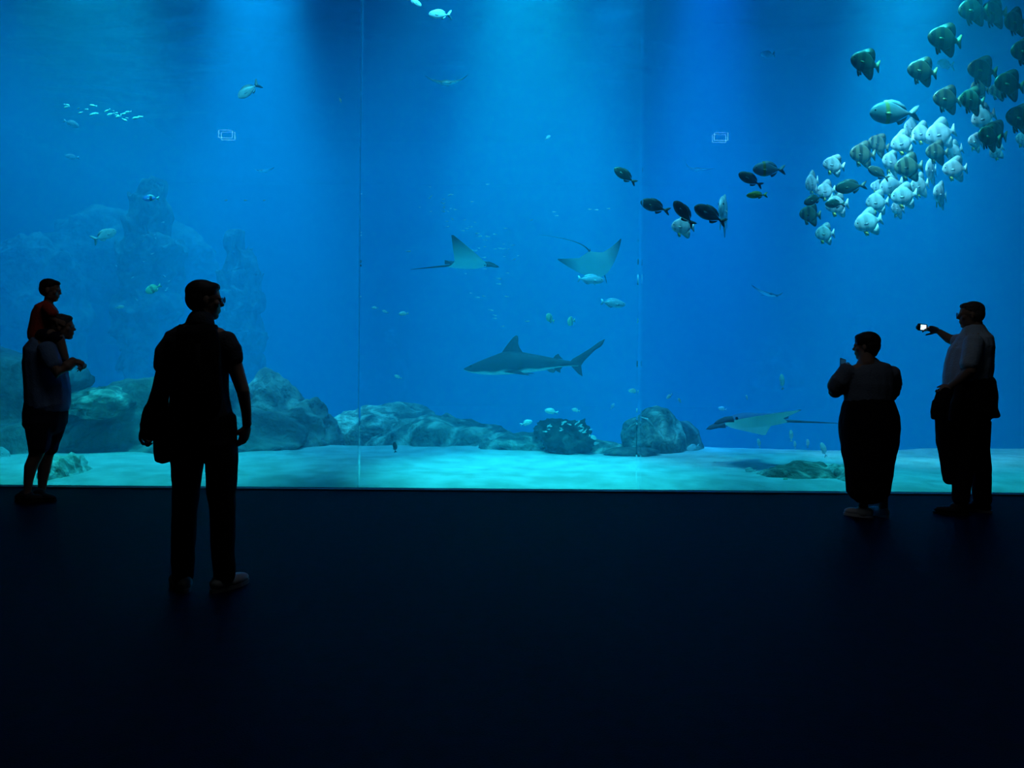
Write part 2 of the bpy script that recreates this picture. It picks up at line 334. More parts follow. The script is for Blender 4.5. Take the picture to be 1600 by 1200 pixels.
def fish_mat(name, base, bar, back, bars, rough=0.45, yellow=None, spots=None):
    """bars: list of (centre, half width) along the body; back: colour along the upper edge"""
    q = NT(name); b = q.n('ShaderNodeBsdfPrincipled'); q.l(b.outputs[0], q.out.inputs[0]); b.inputs['Roughness'].default_value = rough
    b.inputs['Specular IOR Level'].default_value = 0.5
    tc = q.n('ShaderNodeTexCoord'); sp = q.n('ShaderNodeSeparateXYZ'); q.l(tc.outputs['Object'], sp.inputs[0])
    nz = q.n('ShaderNodeTexNoise'); nz.inputs['Scale'].default_value = 9; nz.inputs['Detail'].default_value = 4; q.l(tc.outputs['Object'], nz.inputs['Vector'])
    zr = q.n('ShaderNodeMapRange'); zr.inputs[1].default_value = -0.3; zr.inputs[2].default_value = 0.35; q.l(sp.outputs[2], zr.inputs[0])
    col = ramp(q, zr.outputs[0], [(0.0, base), (0.55, base), (1.0, back)])
    if bars:
        xr = q.n('ShaderNodeMath', operation='ADD'); q.l(sp.outputs[0], xr.inputs[0]); xr.inputs[1].default_value = 0.5
        stops = [(0.0, 0.0)]
        for c, h in bars: stops += [(c + 0.5 - h - 0.02, 0.0), (c + 0.5 - h, 1.0), (c + 0.5 + h, 1.0), (c + 0.5 + h + 0.02, 0.0)]
        col = mix_col(q, ramp(q, xr.outputs[0], stops), col, bar)
    mot = ramp(q, nz.outputs[0], [(0.3, 0.72), (0.7, 1.0)])
    mm = q.n('ShaderNodeMix', data_type='RGBA', blend_type='MULTIPLY'); mm.inputs[0].default_value = 1.0; q.l(col, mm.inputs[6]); q.l(mot, mm.inputs[7])
    q.l(mm.outputs[2], b.inputs['Base Color']); return q.m
m_eye = plain('fish_eye', (0.01, 0.01, 0.012), 0.15, 0.8)
BARS = [(-0.36, 0.035), (-0.12, 0.05), (0.26, 0.04)]
m_bat_dark = fish_mat('batfish_dark', (0.060, 0.060, 0.026), (0.009, 0.010, 0.006), (0.022, 0.024, 0.012), BARS)  # banded brown, with the backlit darkness of near fish put into the colour
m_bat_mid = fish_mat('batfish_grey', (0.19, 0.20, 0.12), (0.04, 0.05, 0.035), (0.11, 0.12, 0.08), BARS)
m_bat_pale = fish_mat('batfish_silver', (0.86, 0.90, 0.88), (0.55, 0.62, 0.62), (0.62, 0.70, 0.70), BARS, 0.35)  # silver-white, with part of the beam-lit brightness put into the colour
m_bat_fin = fish_mat('batfish_fin_silver', (0.86, 0.92, 0.88), (0.6, 0.66, 0.62), (0.45, 0.52, 0.5), [], 0.5)
m_yel = plain('yellow_fin', (0.75, 0.62, 0.12), 0.5, 0.3)
m_olive = plain('olive_fin', (0.13, 0.14, 0.05), 0.6, 0.3)
m_surg = fish_mat('rabbitfish_brown', (0.075, 0.082, 0.055), (0.05, 0.05, 0.04), (0.035, 0.04, 0.03), [])
m_surg_p = fish_mat('surgeonfish_grey', (0.20, 0.26, 0.30), (0.4, 0.28, 0.05), (0.14, 0.19, 0.25), [(-0.17, 0.03)])
m_snap = fish_mat('snapper_yellow', (0.75, 0.62, 0.10), (0.2, 0.3, 0.3), (0.45, 0.42, 0.12), [])
m_silver = fish_mat('silver_scales', (0.85, 0.92, 0.90), (0.4, 0.5, 0.5), (0.55, 0.66, 0.66), [], 0.3)
m_green = fish_mat('green_scales', (0.55, 0.85, 0.55), (0.3, 0.4, 0.3), (0.4, 0.6, 0.4), [(-0.1, 0.06)], 0.4)
m_blue = fish_mat('blue_scales', (0.10, 0.25, 0.85), (0.02, 0.03, 0.1), (0.05, 0.1, 0.5), [(0.0, 0.06)], 0.4)
m_uni = fish_mat('unicornfish_blue', (0.50, 0.66, 0.85), (0.1, 0.2, 0.4), (0.12, 0.28, 0.55), [], 0.4)
m_darkfish = plain('dark_scales', (0.03, 0.035, 0.04), 0.5, 0.3)

def part(root, name, bm, m, label=None):
    o = obj(name, bm, m, root)
    if label: o['label'] = label
    return o
def tree(root):
    return [root] + [k for c in root.children for k in tree(c)]
def copy_tree(o, parent=None):
    c = o.copy(); COL.objects.link(c)
    if parent is not None: c.parent = parent
    for ch in o.children: copy_tree(ch, c)
    return c
def batfish(mb, mf, mp):
    r = empty('batfish', (0, 0, 0))
    st = [(-.50, .01, -.02, .005), (-.48, .07, -.08, .025), (-.43, .15, -.15, .045), (-.33, .24, -.22, .066), (-.18, .31, -.28, .08), (-.02, .325, -.30, .08), (.12, .27, -.25, .062), (.24, .16, -.15, .036), (.31, .085, -.085, .018), (.37, .06, -.06, .01)]
    part(r, 'body', fish_body(smooth_st(st)), mb)
    part(r, 'dorsal_fin', fin([(-.26, .24), (-.16, .33), (-.02, .41), (.10, .465), (.19, .465), (.26, .42), (.30, .33), (.315, .20), (.305, .08), (.18, .17), (.02, .27), (-.14, .28)]), mf if mb is not m_bat_dark else mb)
    part(r, 'anal_fin', fin([(-.12, -.25), (-.02, -.34), (.08, -.41), (.18, -.47), (.25, -.47), (.30, -.40), (.32, -.26), (.305, -.08), (.18, -.15), (.02, -.25)]), mf if mb is not m_bat_dark else mb)
    part(r, 'tail_fin', fin([(.34, .055), (.40, .12), (.46, .19), (.50, .20), (.495, .10), (.485, 0), (.495, -.10), (.50, -.20), (.46, -.19), (.40, -.12), (.34, -.055)]), mf)
    for s in (-1, 1):
        part(r, 'pelvic_fin', fin([(-.24, -.23), (-.21, -.33), (-.17, -.41), (-.12, -.43), (-.10, -.38), (-.14, -.25)], y=s * .025, lean=s * .12), mp)
        part(r, 'pectoral_fin', fin([(-.22, -.02), (-.12, .03), (-.05, .01), (-.04, -.05), (-.10, -.09), (-.21, -.07)], y=s * .078, th=.01), mf)
        part(r, 'eye', ball(.024, (-.41, s * .046, .05), 1, .5, 1), m_eye)
    return r
def oval_fish(name, mb, mf, h=0.21, w=0.075, forked=0.16, tail_x=0.30, tail_h=0.13, horn=False, keel=0.03, pec=True):
    r = empty(name, (0, 0, 0)); t = tail_x
    prof = [(0, .02, .1), (.03, .30, .35), (.10, .60, .65), (.22, .85, .92), (.38, 1, 1), (.55, .93, .88), (.72, .66, .6), (.87, .32, .3), (.96, .15, .18), (1, .13, .15)]
    L = t + .5
    st = [(-.5 + a * L, h * b, -h * b * .92, w * c) for a, b, c in prof]
    part(r, 'body', fish_body(smooth_st(st)), mb)
    zt = lambda x: h * 0.97 * max(0.1, math.sin(min(1, (x + .5) / L) * math.pi) ** .6)
    part(r, 'dorsal_fin', fin([(-.26, zt(-.26) * .9), (-.20, zt(-.2) + .035), (-.05, zt(-.05) + .05), (.10, zt(.1) + .05), (.20, zt(.2) + .03), (t - .05, .03 + h * .1), (.08, zt(.08) * .8), (-.1, zt(-.1) * .85)]), mf)
    part(r, 'anal_fin', fin([(.02, -zt(.02) * .8), (.06, -zt(.06) - .035), (.14, -zt(.14) - .04), (.22, -zt(.22) - .015), (t - .05, -.03 - h * .1), (.12, -zt(.12) * .75)]), mf)
    part(r, 'tail_fin', fin([(t - .02, h * .13), (.42, tail_h * .85), (.50, tail_h), (.47, tail_h * .5), (.5 - forked * .8, 0), (.47, -tail_h * .5), (.50, -tail_h), (.42, -tail_h * .85), (t - .02, -h * .13)]), mf)
    for s in (-1, 1):
        if pec: part(r, 'pectoral_fin', fin([(-.24, -.01), (-.15, .01), (-.09, -.02), (-.12, -.06), (-.22, -.05)], y=s * w * .98, th=.01), mf)
        part(r, 'eye', ball(.018, (-.41, s * w * .6, h * .22), 1, .6, 1, 8), m_eye)
    if horn:
        bm = bmesh.new(); bmesh.ops.create_cone(bm, segments=8, radius1=.018, radius2=.003, depth=.14, matrix=Matrix.Translation((-.50, 0, h * .42)) @ Matrix.Rotation(R(-90), 4, 'Y'))
        part(r, 'horn', bm, mb)
    return r
def tiny_fish(name, m, h=0.16):
    bm = fish_body(smooth_st([(-.5, .01, -.01, .005), (-.35, h * .8, -h * .8, .06), (-.1, h, -h, .09), (.15, h * .6, -h * .6, .05), (.3, .02, -.02, .012)], 10), 8)
    b2 = fin([(.27, .02), (.5, .15), (.42, 0), (.5, -.15), (.27, -.02)]); me = bpy.data.meshes.new('t'); b2.to_mesh(me); b2.free(); bm.from_mesh(me)
    return obj(name, bm, m)
PROTO = {
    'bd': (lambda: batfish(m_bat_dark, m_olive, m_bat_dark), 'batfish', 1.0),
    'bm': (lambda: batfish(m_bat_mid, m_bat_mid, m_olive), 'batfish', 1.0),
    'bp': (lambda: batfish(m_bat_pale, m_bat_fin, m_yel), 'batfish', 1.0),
    's': (lambda: oval_fish('rabbitfish', m_surg, m_surg, .20, .075), 'fish', 1.0),
    'sp': (lambda: oval_fish('surgeonfish', m_surg_p, m_surg_p, .215, .07, tail_h=.15), 'fish', 1.0),
    'y': (lambda: oval_fish('yellow_snapper', m_snap, m_snap, .15, .07), 'fish', 1.0),
    'u': (lambda: oval_fish('unicornfish', m_uni, m_uni, .165, .06, forked=.05, tail_x=.40, tail_h=.12, horn=True), 'fish', 1.0),
    't': (lambda: oval_fish('trevally', m_silver, m_silver, .20, .06, forked=.22, tail_h=.22), 'fish', 1.0),
    'f': (lambda: oval_fish('reef_fish', m_silver, m_silver, .20, .08), 'fish', 1.0),
    'g': (lambda: oval_fish('green_reef_fish', m_green, m_green, .26, .09), 'fish', 1.0),
    'b': (lambda: oval_fish('blue_reef_fish', m_blue, m_silver, .20, .08), 'fish', 1.0),
    'd': (lambda: oval_fish('dark_reef_fish', m_darkfish, m_darkfish, .20, .08), 'fish', 1.0),
}
_first = {}
def put(kind, px, py, lpx, d, label, face='L', pitch=0, yaw=0, roll=0, group=None):
    mk, cat, _ = PROTO[kind]
    if kind not in _first: o = _first[kind] = mk()
    else: o = copy_tree(_first[kind])
    for k in ('label', 'category', 'group'):
        if k in o: del o[k]
    fl = max(0.25, math.cos(R(yaw)))
    s = lpx / fl * d / F
    o.location = W(px, py, d); o.scale = (s, s, s)
    o.rotation_euler = (R(roll), R(pitch), R(yaw + (180 if face == 'R' else 0)))
    tag(o, label, cat, group); return o
GB = 'batfish of the large shoal at the upper right'
# dark batfish, nearest the glass
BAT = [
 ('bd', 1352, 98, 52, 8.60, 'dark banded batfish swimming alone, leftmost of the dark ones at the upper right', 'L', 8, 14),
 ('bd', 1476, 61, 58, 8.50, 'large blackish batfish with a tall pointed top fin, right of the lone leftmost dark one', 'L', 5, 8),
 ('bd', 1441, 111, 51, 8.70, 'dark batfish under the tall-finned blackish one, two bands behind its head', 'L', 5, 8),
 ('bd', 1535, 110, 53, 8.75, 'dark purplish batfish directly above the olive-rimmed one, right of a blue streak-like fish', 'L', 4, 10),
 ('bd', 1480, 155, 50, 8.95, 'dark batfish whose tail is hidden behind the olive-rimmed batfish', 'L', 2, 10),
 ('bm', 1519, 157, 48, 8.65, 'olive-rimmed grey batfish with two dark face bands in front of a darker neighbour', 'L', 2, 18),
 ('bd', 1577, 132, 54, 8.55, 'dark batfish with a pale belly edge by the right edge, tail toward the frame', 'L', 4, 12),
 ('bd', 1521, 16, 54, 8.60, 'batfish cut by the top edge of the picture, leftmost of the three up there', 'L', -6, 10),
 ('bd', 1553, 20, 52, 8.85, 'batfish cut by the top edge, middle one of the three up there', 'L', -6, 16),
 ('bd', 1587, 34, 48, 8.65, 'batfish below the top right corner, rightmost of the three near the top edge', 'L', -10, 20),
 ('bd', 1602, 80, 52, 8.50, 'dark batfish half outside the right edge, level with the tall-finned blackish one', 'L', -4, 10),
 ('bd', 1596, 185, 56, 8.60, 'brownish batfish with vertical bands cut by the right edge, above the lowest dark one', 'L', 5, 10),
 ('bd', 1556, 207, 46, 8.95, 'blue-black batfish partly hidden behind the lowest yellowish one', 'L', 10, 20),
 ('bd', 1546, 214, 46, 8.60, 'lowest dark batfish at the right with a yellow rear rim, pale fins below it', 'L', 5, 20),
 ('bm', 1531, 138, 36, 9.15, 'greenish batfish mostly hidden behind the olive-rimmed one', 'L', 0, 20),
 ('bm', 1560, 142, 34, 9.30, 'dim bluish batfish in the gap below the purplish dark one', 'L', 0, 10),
 # pale ones in the lamp light
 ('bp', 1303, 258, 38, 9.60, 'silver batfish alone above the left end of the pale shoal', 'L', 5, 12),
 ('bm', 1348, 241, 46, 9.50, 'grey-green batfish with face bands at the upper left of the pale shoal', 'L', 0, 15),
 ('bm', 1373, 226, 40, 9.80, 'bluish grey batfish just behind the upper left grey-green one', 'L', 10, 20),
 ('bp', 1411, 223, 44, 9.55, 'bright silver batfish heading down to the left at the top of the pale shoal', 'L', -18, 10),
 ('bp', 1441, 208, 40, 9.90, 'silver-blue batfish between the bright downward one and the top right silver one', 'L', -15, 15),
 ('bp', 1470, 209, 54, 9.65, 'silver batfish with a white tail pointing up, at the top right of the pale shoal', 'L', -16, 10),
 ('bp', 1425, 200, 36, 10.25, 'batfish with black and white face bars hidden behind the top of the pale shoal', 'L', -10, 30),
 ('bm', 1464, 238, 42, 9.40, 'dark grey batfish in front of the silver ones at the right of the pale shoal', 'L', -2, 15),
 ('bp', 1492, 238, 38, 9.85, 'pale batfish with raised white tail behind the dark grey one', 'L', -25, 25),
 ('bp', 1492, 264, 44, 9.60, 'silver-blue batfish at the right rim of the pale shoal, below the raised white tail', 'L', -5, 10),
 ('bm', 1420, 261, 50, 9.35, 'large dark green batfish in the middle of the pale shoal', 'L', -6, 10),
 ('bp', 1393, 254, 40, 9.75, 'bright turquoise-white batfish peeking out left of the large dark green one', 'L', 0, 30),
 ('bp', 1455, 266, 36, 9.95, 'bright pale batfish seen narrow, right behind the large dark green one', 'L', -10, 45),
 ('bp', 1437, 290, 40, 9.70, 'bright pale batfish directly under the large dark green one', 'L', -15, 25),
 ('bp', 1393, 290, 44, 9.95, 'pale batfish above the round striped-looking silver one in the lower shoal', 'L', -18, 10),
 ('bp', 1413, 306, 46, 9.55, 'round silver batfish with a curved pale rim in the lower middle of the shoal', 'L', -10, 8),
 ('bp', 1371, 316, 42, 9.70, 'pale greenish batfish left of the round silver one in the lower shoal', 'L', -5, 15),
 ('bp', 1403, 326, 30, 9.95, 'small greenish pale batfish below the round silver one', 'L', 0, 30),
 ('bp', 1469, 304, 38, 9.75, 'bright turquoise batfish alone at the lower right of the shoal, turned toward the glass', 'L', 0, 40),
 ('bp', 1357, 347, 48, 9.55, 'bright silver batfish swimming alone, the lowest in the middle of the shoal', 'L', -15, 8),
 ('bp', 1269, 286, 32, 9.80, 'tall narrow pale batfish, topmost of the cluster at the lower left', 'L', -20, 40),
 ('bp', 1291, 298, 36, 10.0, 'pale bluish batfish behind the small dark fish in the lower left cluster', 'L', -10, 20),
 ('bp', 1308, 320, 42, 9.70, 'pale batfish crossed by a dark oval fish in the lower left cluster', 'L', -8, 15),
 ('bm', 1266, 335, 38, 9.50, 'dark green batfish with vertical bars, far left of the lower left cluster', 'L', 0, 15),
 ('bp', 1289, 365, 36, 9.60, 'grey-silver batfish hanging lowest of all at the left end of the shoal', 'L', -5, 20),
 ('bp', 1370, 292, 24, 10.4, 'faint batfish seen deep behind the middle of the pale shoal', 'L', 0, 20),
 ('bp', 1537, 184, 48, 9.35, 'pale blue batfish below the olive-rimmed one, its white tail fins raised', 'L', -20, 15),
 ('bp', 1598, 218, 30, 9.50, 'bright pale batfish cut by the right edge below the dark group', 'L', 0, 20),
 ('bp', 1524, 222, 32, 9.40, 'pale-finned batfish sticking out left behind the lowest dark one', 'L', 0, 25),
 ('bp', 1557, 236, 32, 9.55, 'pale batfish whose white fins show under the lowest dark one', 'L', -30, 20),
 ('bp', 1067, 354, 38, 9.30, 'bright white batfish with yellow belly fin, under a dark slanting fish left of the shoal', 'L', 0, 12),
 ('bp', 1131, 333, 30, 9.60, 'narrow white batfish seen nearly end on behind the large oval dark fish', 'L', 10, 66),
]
for k, px, py, l, d, lab, f, pi, ya in BAT: put(k, px, py, l, d, lab, f, pi, ya, group=GB)
OVAL = [
 ('s', 977, 275, 42, 8.7, 'dark oval fish slanting down to the right, leftmost of the fish left of the shoal', 'L', 32, 10),
 ('s', 1024, 323, 50, 8.8, 'dark slim fish with a pale dot on its back, left of the slanting pair', 'L', 16, 10),
 ('s', 1069, 334, 50, 8.6, 'dark fish slanting steeply down over the white batfish', 'L', 48, 10),
 ('s', 1110, 336, 58, 8.7, 'large dark oval fish right of the white batfish with the yellow fin', 'L', 24, 10),
 ('s', 1173, 281, 44, 8.9, 'greenish dark oval fish just above the small yellow fish', 'L', 24, 10),
 ('sp', 1202, 265, 54, 8.9, 'grey-violet oval fish with a pale forked tail above the yellow fish', 'L', -2, 8),
 ('y', 1183, 305, 35, 8.6, 'small yellow-tailed fish below the two oval fish left of the shoal', 'L', -4, 8),
 ('sp', 1398, 177, 84, 8.8, 'big blue-grey oval fish with an orange spot above the pale shoal', 'L', -3, 8),
 ('s', 1330, 292, 54, 9.2, 'dark oval fish gliding between the lower left cluster and the middle of the shoal', 'L', -8, 8),
 ('s', 1272, 312, 36, 9.2, 'small dark fish crossing the top of the lower left cluster', 'L', -22, 10),
 ('s', 1305, 319, 34, 9.1, 'small dark oval fish crossing in front of a pale batfish in the lower left cluster', 'L', -2, 10),
 ('s', 1373, 271, 40, 9.3, 'dark little fish slanting down right, left of the large dark green batfish', 'L', 24, 10),
 ('t', 1478, 101, 34, 10.2, 'blue streak-like fish between two dark batfish at the upper right', 'L', 0, 20),
 ('t', 389, 141, 40, 10.5, 'pale fish with a raised forked tail diving to the left, in the upper left water', 'L', -38, 10),
 ('t', 688, 23, 36, 8.9, 'silvery fish near the top edge left of the middle', 'L', -4, 12),
 ('t', 648, 3, 22, 8.9, 'silvery fish cut by the top edge, left of its larger companion', 'R', -24, 20),
 ('t', 1200, 85, 25, 12.0, 'small bluish fish alone in the upper water left of the dark batfish', 'L', -5, 10),
 ('t', 438, 738, 32, 9.0, 'pale fish just above the sand right of the standing man', 'L', 4, 10),
 ('t', 163, 368, 30, 10.4, 'greenish slim fish with a forked tail, right of and above the child', 'R', 30, 40),
 ('g', 240, 451, 22, 10.0, 'bright green fish just left of the standing man\'s head', 'L', -30, 30),
 ('b', 236, 310, 24, 9.6, 'small royal blue fish with a white tail in the left water above the reef pillar', 'L', -5, 15),
 ('f', 187, 480, 13, 11.0, 'small pale fish between the child and the standing man', 'R', 10, 10),
 ('f', 111, 193, 24, 14.0, 'faint pale fish below the bright glints on the surface at the upper left', 'R', -20, 10),
 ('f', 113, 245, 15, 14.5, 'very faint small round fish at the left, under the other faint one', 'L', 0, 40),
 ('u', 923, 437, 42, 9.6, 'pale blue horned fish directly under the right hand gliding ray', 'R', -3, 10),
 ('u', 958, 474, 40, 9.6, 'pale blue horned fish with a projecting snout, lower right of its twin', 'R', -6, 10),
 ('g', 860, 498, 15, 10.2, 'small green fish with a square outline, left of a twin above the shark', 'L', 20, 55),
 ('g', 893, 502, 14, 10.2, 'small green fish above the shark\'s rear back, right of its twin', 'L', -10, 60),
 ('f', 631, 490, 15, 10.4, 'small round pale fish left of the shark, brightest of the row of three', 'L', -5, 20),
 ('f', 602, 487, 10, 11.5, 'faint small fish, middle of the row right of the left glass joint', 'L', 20, 20),
 ('f', 586, 481, 10, 11.5, 'faint small fish, nearest to the left glass joint in the row of three', 'L', 0, 20),
 ('f', 622, 589, 12, 10.6, 'small striped pale fish low left of the shark\'s snout', 'L', 25, 20),
 ('f', 990, 611, 17, 10.2, 'small pale oval fish left of the right hand glass joint above the cracked boulder', 'L', 4, 10),
 ('f', 1046, 619, 12, 10.4, 'small pale round fish right of the right hand glass joint', 'L', -30, 30),
 ('f', 1062, 626, 9, 10.4, 'tiny pale fish beside and below the pale round one at the right joint', 'L', 40, 40),
 ('f', 862, 643, 22, 9.8, 'pale oval fish above the left side of the dark coral clump', 'L', 10, 8),
 ('f', 822, 661, 20, 9.8, 'pale fish heading up to the right, left of the dark coral clump', 'R', 16, 10),
 ('f', 900, 641, 14, 10.2, 'small pale fish above the right side of the dark coral clump', 'L', 12, 20),
 ('f', 926, 683, 14, 10.0, 'pale blue fish at the right foot of the dark coral clump', 'R', -25, 20),
 ('f', 957, 635, 11, 12.0, 'faint slanting small fish between the coral clump and the joint', 'R', 60, 10),
 ('f', 1129, 639, 15, 11.5, 'faint pale fish just above the head of the long-tailed ray near the sand', 'L', 10, 20),
 ('f', 1167, 621, 8, 11.0, 'tiny pale upright fish above the back of the long-tailed ray', 'L', 70, 20),
 ('f', 1222, 597, 22, 9.9, 'bright pale fish standing upright left of the woman', 'L', 82, 30),
 ('f', 1186, 693, 15, 10.6, 'pale upright fish under the belly of the long-tailed ray', 'L', 76, 20),
 ('f', 1236, 681, 18, 10.4, 'pale upright fish under the tail root of the long-tailed ray', 'L', 86, 20),
 ('f', 1242, 695, 12, 10.8, 'small upright fish just below the one under the ray\'s tail root', 'L', 84, 20),
 ('f', 1262, 693, 14, 10.9, 'thin upright pale fish between the ray\'s tail and the flat rock', 'L', 88, 10),
 ('f', 1287, 703, 24, 10.0, 'large pale upright fish above the flat rock next to the woman\'s skirt', 'L', 66, 20),
 ('f', 1173, 735, 20, 9.0, 'bright pale fish low over the sand left of the flat rocks', 'L', 8, 20),
 ('g', 1229, 752, 15, 8.35, 'pale green fish in front of the flat rock', 'L', 30, 30),
 ('f', 1211, 736, 10, 10.0, 'faint thin fish above the small dark flat rock', 'L', 80, 30),
 ('g', 1271, 765, 16, 8.2, 'yellow-green fish at the foot of the broad flat rock, against the glass', 'R', 20, 20),
 ('d', 617, 699, 15, 9.6, 'dark upright fish hovering over the bright sand left of the ridge', 'L', 82, 30),
 ('d', 681, 732, 12, 9.4, 'small dark fish low over the bright sand, left of middle', 'L', 0, 10),
 ('d', 849, 756, 9, 8.6, 'tiny dark upright fish by the lower edge of the window', 'L', 80, 10),
 ('d', 946, 728, 18, 9.6, 'dark round fish over the sand in front of the cracked boulder', 'L', -3, 10),
 ('d', 1116, 725, 14, 9.6, 'dark oval fish over the sand under the head of the long-tailed ray', 'R', 0, 10),
 ('f', 532, 157, 8, 9.5, 'tiny white fish in the upper water just left of the left glass joint', 'L', 70, 20),
 ('f', 856, 215, 11, 10.5, 'tiny slanting white fish in the upper middle water', 'R', 40, 20),
 ('f', 1083, 699, 22, 10.7, 'pale fish resting at the foot of the lower sloping boulder', 'L', -12, 20),
 ('t', 8, 712, 30, 9.5, 'bright blue-white fish cut by the left edge behind the man carrying a child', 'L', 60, 20),
 ('f', 1213, 262, 1, 9, '', 'L', 0, 0),
][:-1]
for k, px, py, l, d, lab, f, pi, ya in OVAL: put(k, px, py, l, d, lab, f, pi, ya)
# tiny silver fish, too small to tell apart
random.seed(5)
tf = tiny_fish('minnow', m_silver); first = True
def minnow(px, py, l, d, lab, grp, pitch=0):
    global first
    o = tf if first else tf.copy()
    if not first: COL.objects.link(o)
    first = False
    o.location = W(px, py, d); s = l * d / F; o.scale = (s, s, s); o.rotation_euler = (0, R(pitch), R(random.choice((0, 180)) + random.uniform(-25, 25)))
    tag(o, lab, 'fish', grp)
L1 = 'tiny silver glinting fish in the loose cloud around the left hand gliding ray'
for k in range(52):
    px = random.gauss(755, 32); py = random.uniform(338, 402) if k < 34 else random.uniform(402, 530)
    if 672 < px < 785 and 365 < py < 440 and k % 2: px += 30
    minnow(px, py, random.uniform(4, 9), random.uniform(11.8, 13), L1, 'silver glints around the left hand gliding ray', random.uniform(-15, 15))
L2 = 'tiny silver fish in the small cluster left of middle above the gliding ray'
for k in range(16):
    minnow(random.gauss(688, 13), random.gauss(316, 13), random.uniform(3.5, 7), random.uniform(11.4, 12), L2, 'small cluster above the left hand gliding ray', random.uniform(-50, 50))
L3 = 'tiny pale fish scattered over the hazy reef pillar left of the standing man'
for k in range(16):
    minnow(random.gauss(245, 22), random.uniform(345, 480), random.uniform(3.5, 7), random.uniform(12, 13), L3, 'tiny fish at the left reef pillar', random.uniform(-60, 60))
for px, py in ((353, 313), (384, 313), (413, 313)): minnow(px, py, 6, 10, 'tiny white fish in the level row of three right of the blue fish', 'row of three tiny fish in the left water')
for px, py in ((922, 327), (932, 328), (951, 326)): minnow(px, py, 7, 10.5, 'tiny white fish in the short row between the upper beam and the dark oval fish', 'short row of tiny fish in the middle water')
for px, py in ((866, 331), (870, 337), (762, 288), (738, 315), (706, 304)): minnow(px, py, 6, 11, 'tiny single white fish in the water above and between the two gliding rays', 'single tiny fish above the gliding rays')
L4 = 'tiny bright fish hovering against the dark coral clump'
for k in range(18):
    minnow(random.uniform(850, 925), random.uniform(658, 682), random.uniform(5, 9), 10.15 + random.uniform(-.06, .06), L4, 'bright fish at the dark coral clump', random.uniform(-50, 50))

L5 = 'tiny bright fish glinting in the streak of silver high in the upper left water'
for k in range(22):
    t = random.random(); minnow(95 + 125 * t + random.gauss(0, 6), 163 + 22 * t + random.gauss(0, 4), random.uniform(5, 12), random.uniform(8.8, 9.2), L5, 'silver streak in the upper left water', random.uniform(-25, 5))
# ------------------------------------------------------------------ the shark
def attr_mat(name, top, belly, rough=0.5, lo=0.35, hi=0.6, tip=None):
    q = NT(name); b = q.n('ShaderNodeBsdfPrincipled'); q.l(b.outputs[0], q.out.inputs[0]); b.inputs['Roughness'].default_value = rough
    at = q.n('ShaderNodeAttribute'); at.attribute_name = 'belly'
    q.l(ramp(q, at.outputs['Fac'], [(lo, top), (hi, belly)]), b.inputs['Base Color']); return q.m
m_shark = attr_mat('shark_skin', (0.022, 0.036, 0.048), (0.95, 0.97, 0.95), 0.6, 0.58, 0.70)
m_shark_fin = plain('shark_fin_skin', (0.035, 0.045, 0.055), 0.5, 0.4)
def belly_attr(me, fn):
    a = me.attributes.new('belly', 'FLOAT', 'POINT')
    for v in me.vertices: a.data[v.index].value = fn(v.co)
def foil(pts, base_th, y=0.0, k=3):
    """thick fin: outline in x-z, thickness falls off with distance from the root edge (first to last point)"""
    bm = bmesh.new(); a = Vector((pts[0][0], 0, pts[0][1])); b = Vector((pts[-1][0], 0, pts[-1][1]))
    m = (a + b) / 2; rows = []
    for t in (0.0, 0.5, 0.85, 1.0):
        ring = [m + (Vector((p[0], 0, p[1])) - m) * t for p in pts]; rows.append(ring)
    for s in (-1, 1):
        vs_ = [[bm.verts.new((p.x, y + s * base_th * (1 - t ** 2) * (0.5 if t else 1), p.z)) for p in ring] for t, ring in zip((0, .5, .85, 1), rows)]
        for r0, r1 in zip(vs_, vs_[1:]):
            for i in range(len(pts) - 1):
                bm.faces.new((r0[i], r0[i + 1], r1[i + 1], r1[i]) if s > 0 else (r1[i], r1[i + 1], r0[i + 1], r0[i]))
    bmesh.ops.remove_doubles(bm, verts=bm.verts, dist=1e-5); return bm
SH = W(834, 570, 10.9); shk = empty('shark', SH, (0, R(-1.0), R(-6)), 221 * 10.9 / F)
sx = lambda x: (x - 415) / 920 - .5; sz = lambda y: (940 - y) / 920
prof = [(415, 962, 968, .004), (432, 952, 978, .020), (470, 934, 990, .038), (530, 908, 999, .056), (600, 882, 1004, .072), (690, 852, 1002, .082), (780, 854, 996, .082), (870, 870, 987, .068), (960, 888, 974, .048), (1040, 905, 958, .030), (1100, 916, 952, .020), (1150, 925, 952, .012), (1165, 930, 950, .008)]
st = [(sx(x), sz(a), sz(b), w) for x, a, b, w in prof]
o = part(shk, 'body', fish_body(smooth_st(st, 60), 28), m_shark)
def sb(co):
    for (x0, t0, b0, _), (x1, t1, b1, _) in zip(st, st[1:]):
        if co.x <= x1: f = (co.x - x0) / (x1 - x0); zt = t0 + (t1 - t0) * f; zb = b0 + (b1 - b0) * f; break
    else: zt, zb = st[-1][1:3]
    lvl = (co.z - zb) / max(zt - zb, .001)
    return 1 - min(1, max(0, lvl * (1.25 if co.x > .1 else 1.05) + .18 + .03 * math.sin(co.x * 40)))
belly_attr(o.data, sb)
P = lambda *a: [(sx(x), sz(y)) for x, y in a]
part(shk, 'dorsal_fin', foil(P((668, 856), (690, 825), (718, 788), (745, 757), (762, 747), (773, 752), (776, 775), (774, 800), (783, 826), (806, 862)), .014), m_shark_fin)
part(shk, 'second_dorsal_fin', foil(P((1000, 900), (1015, 880), (1036, 869), (1045, 884), (1066, 906)), .008), m_shark_fin)
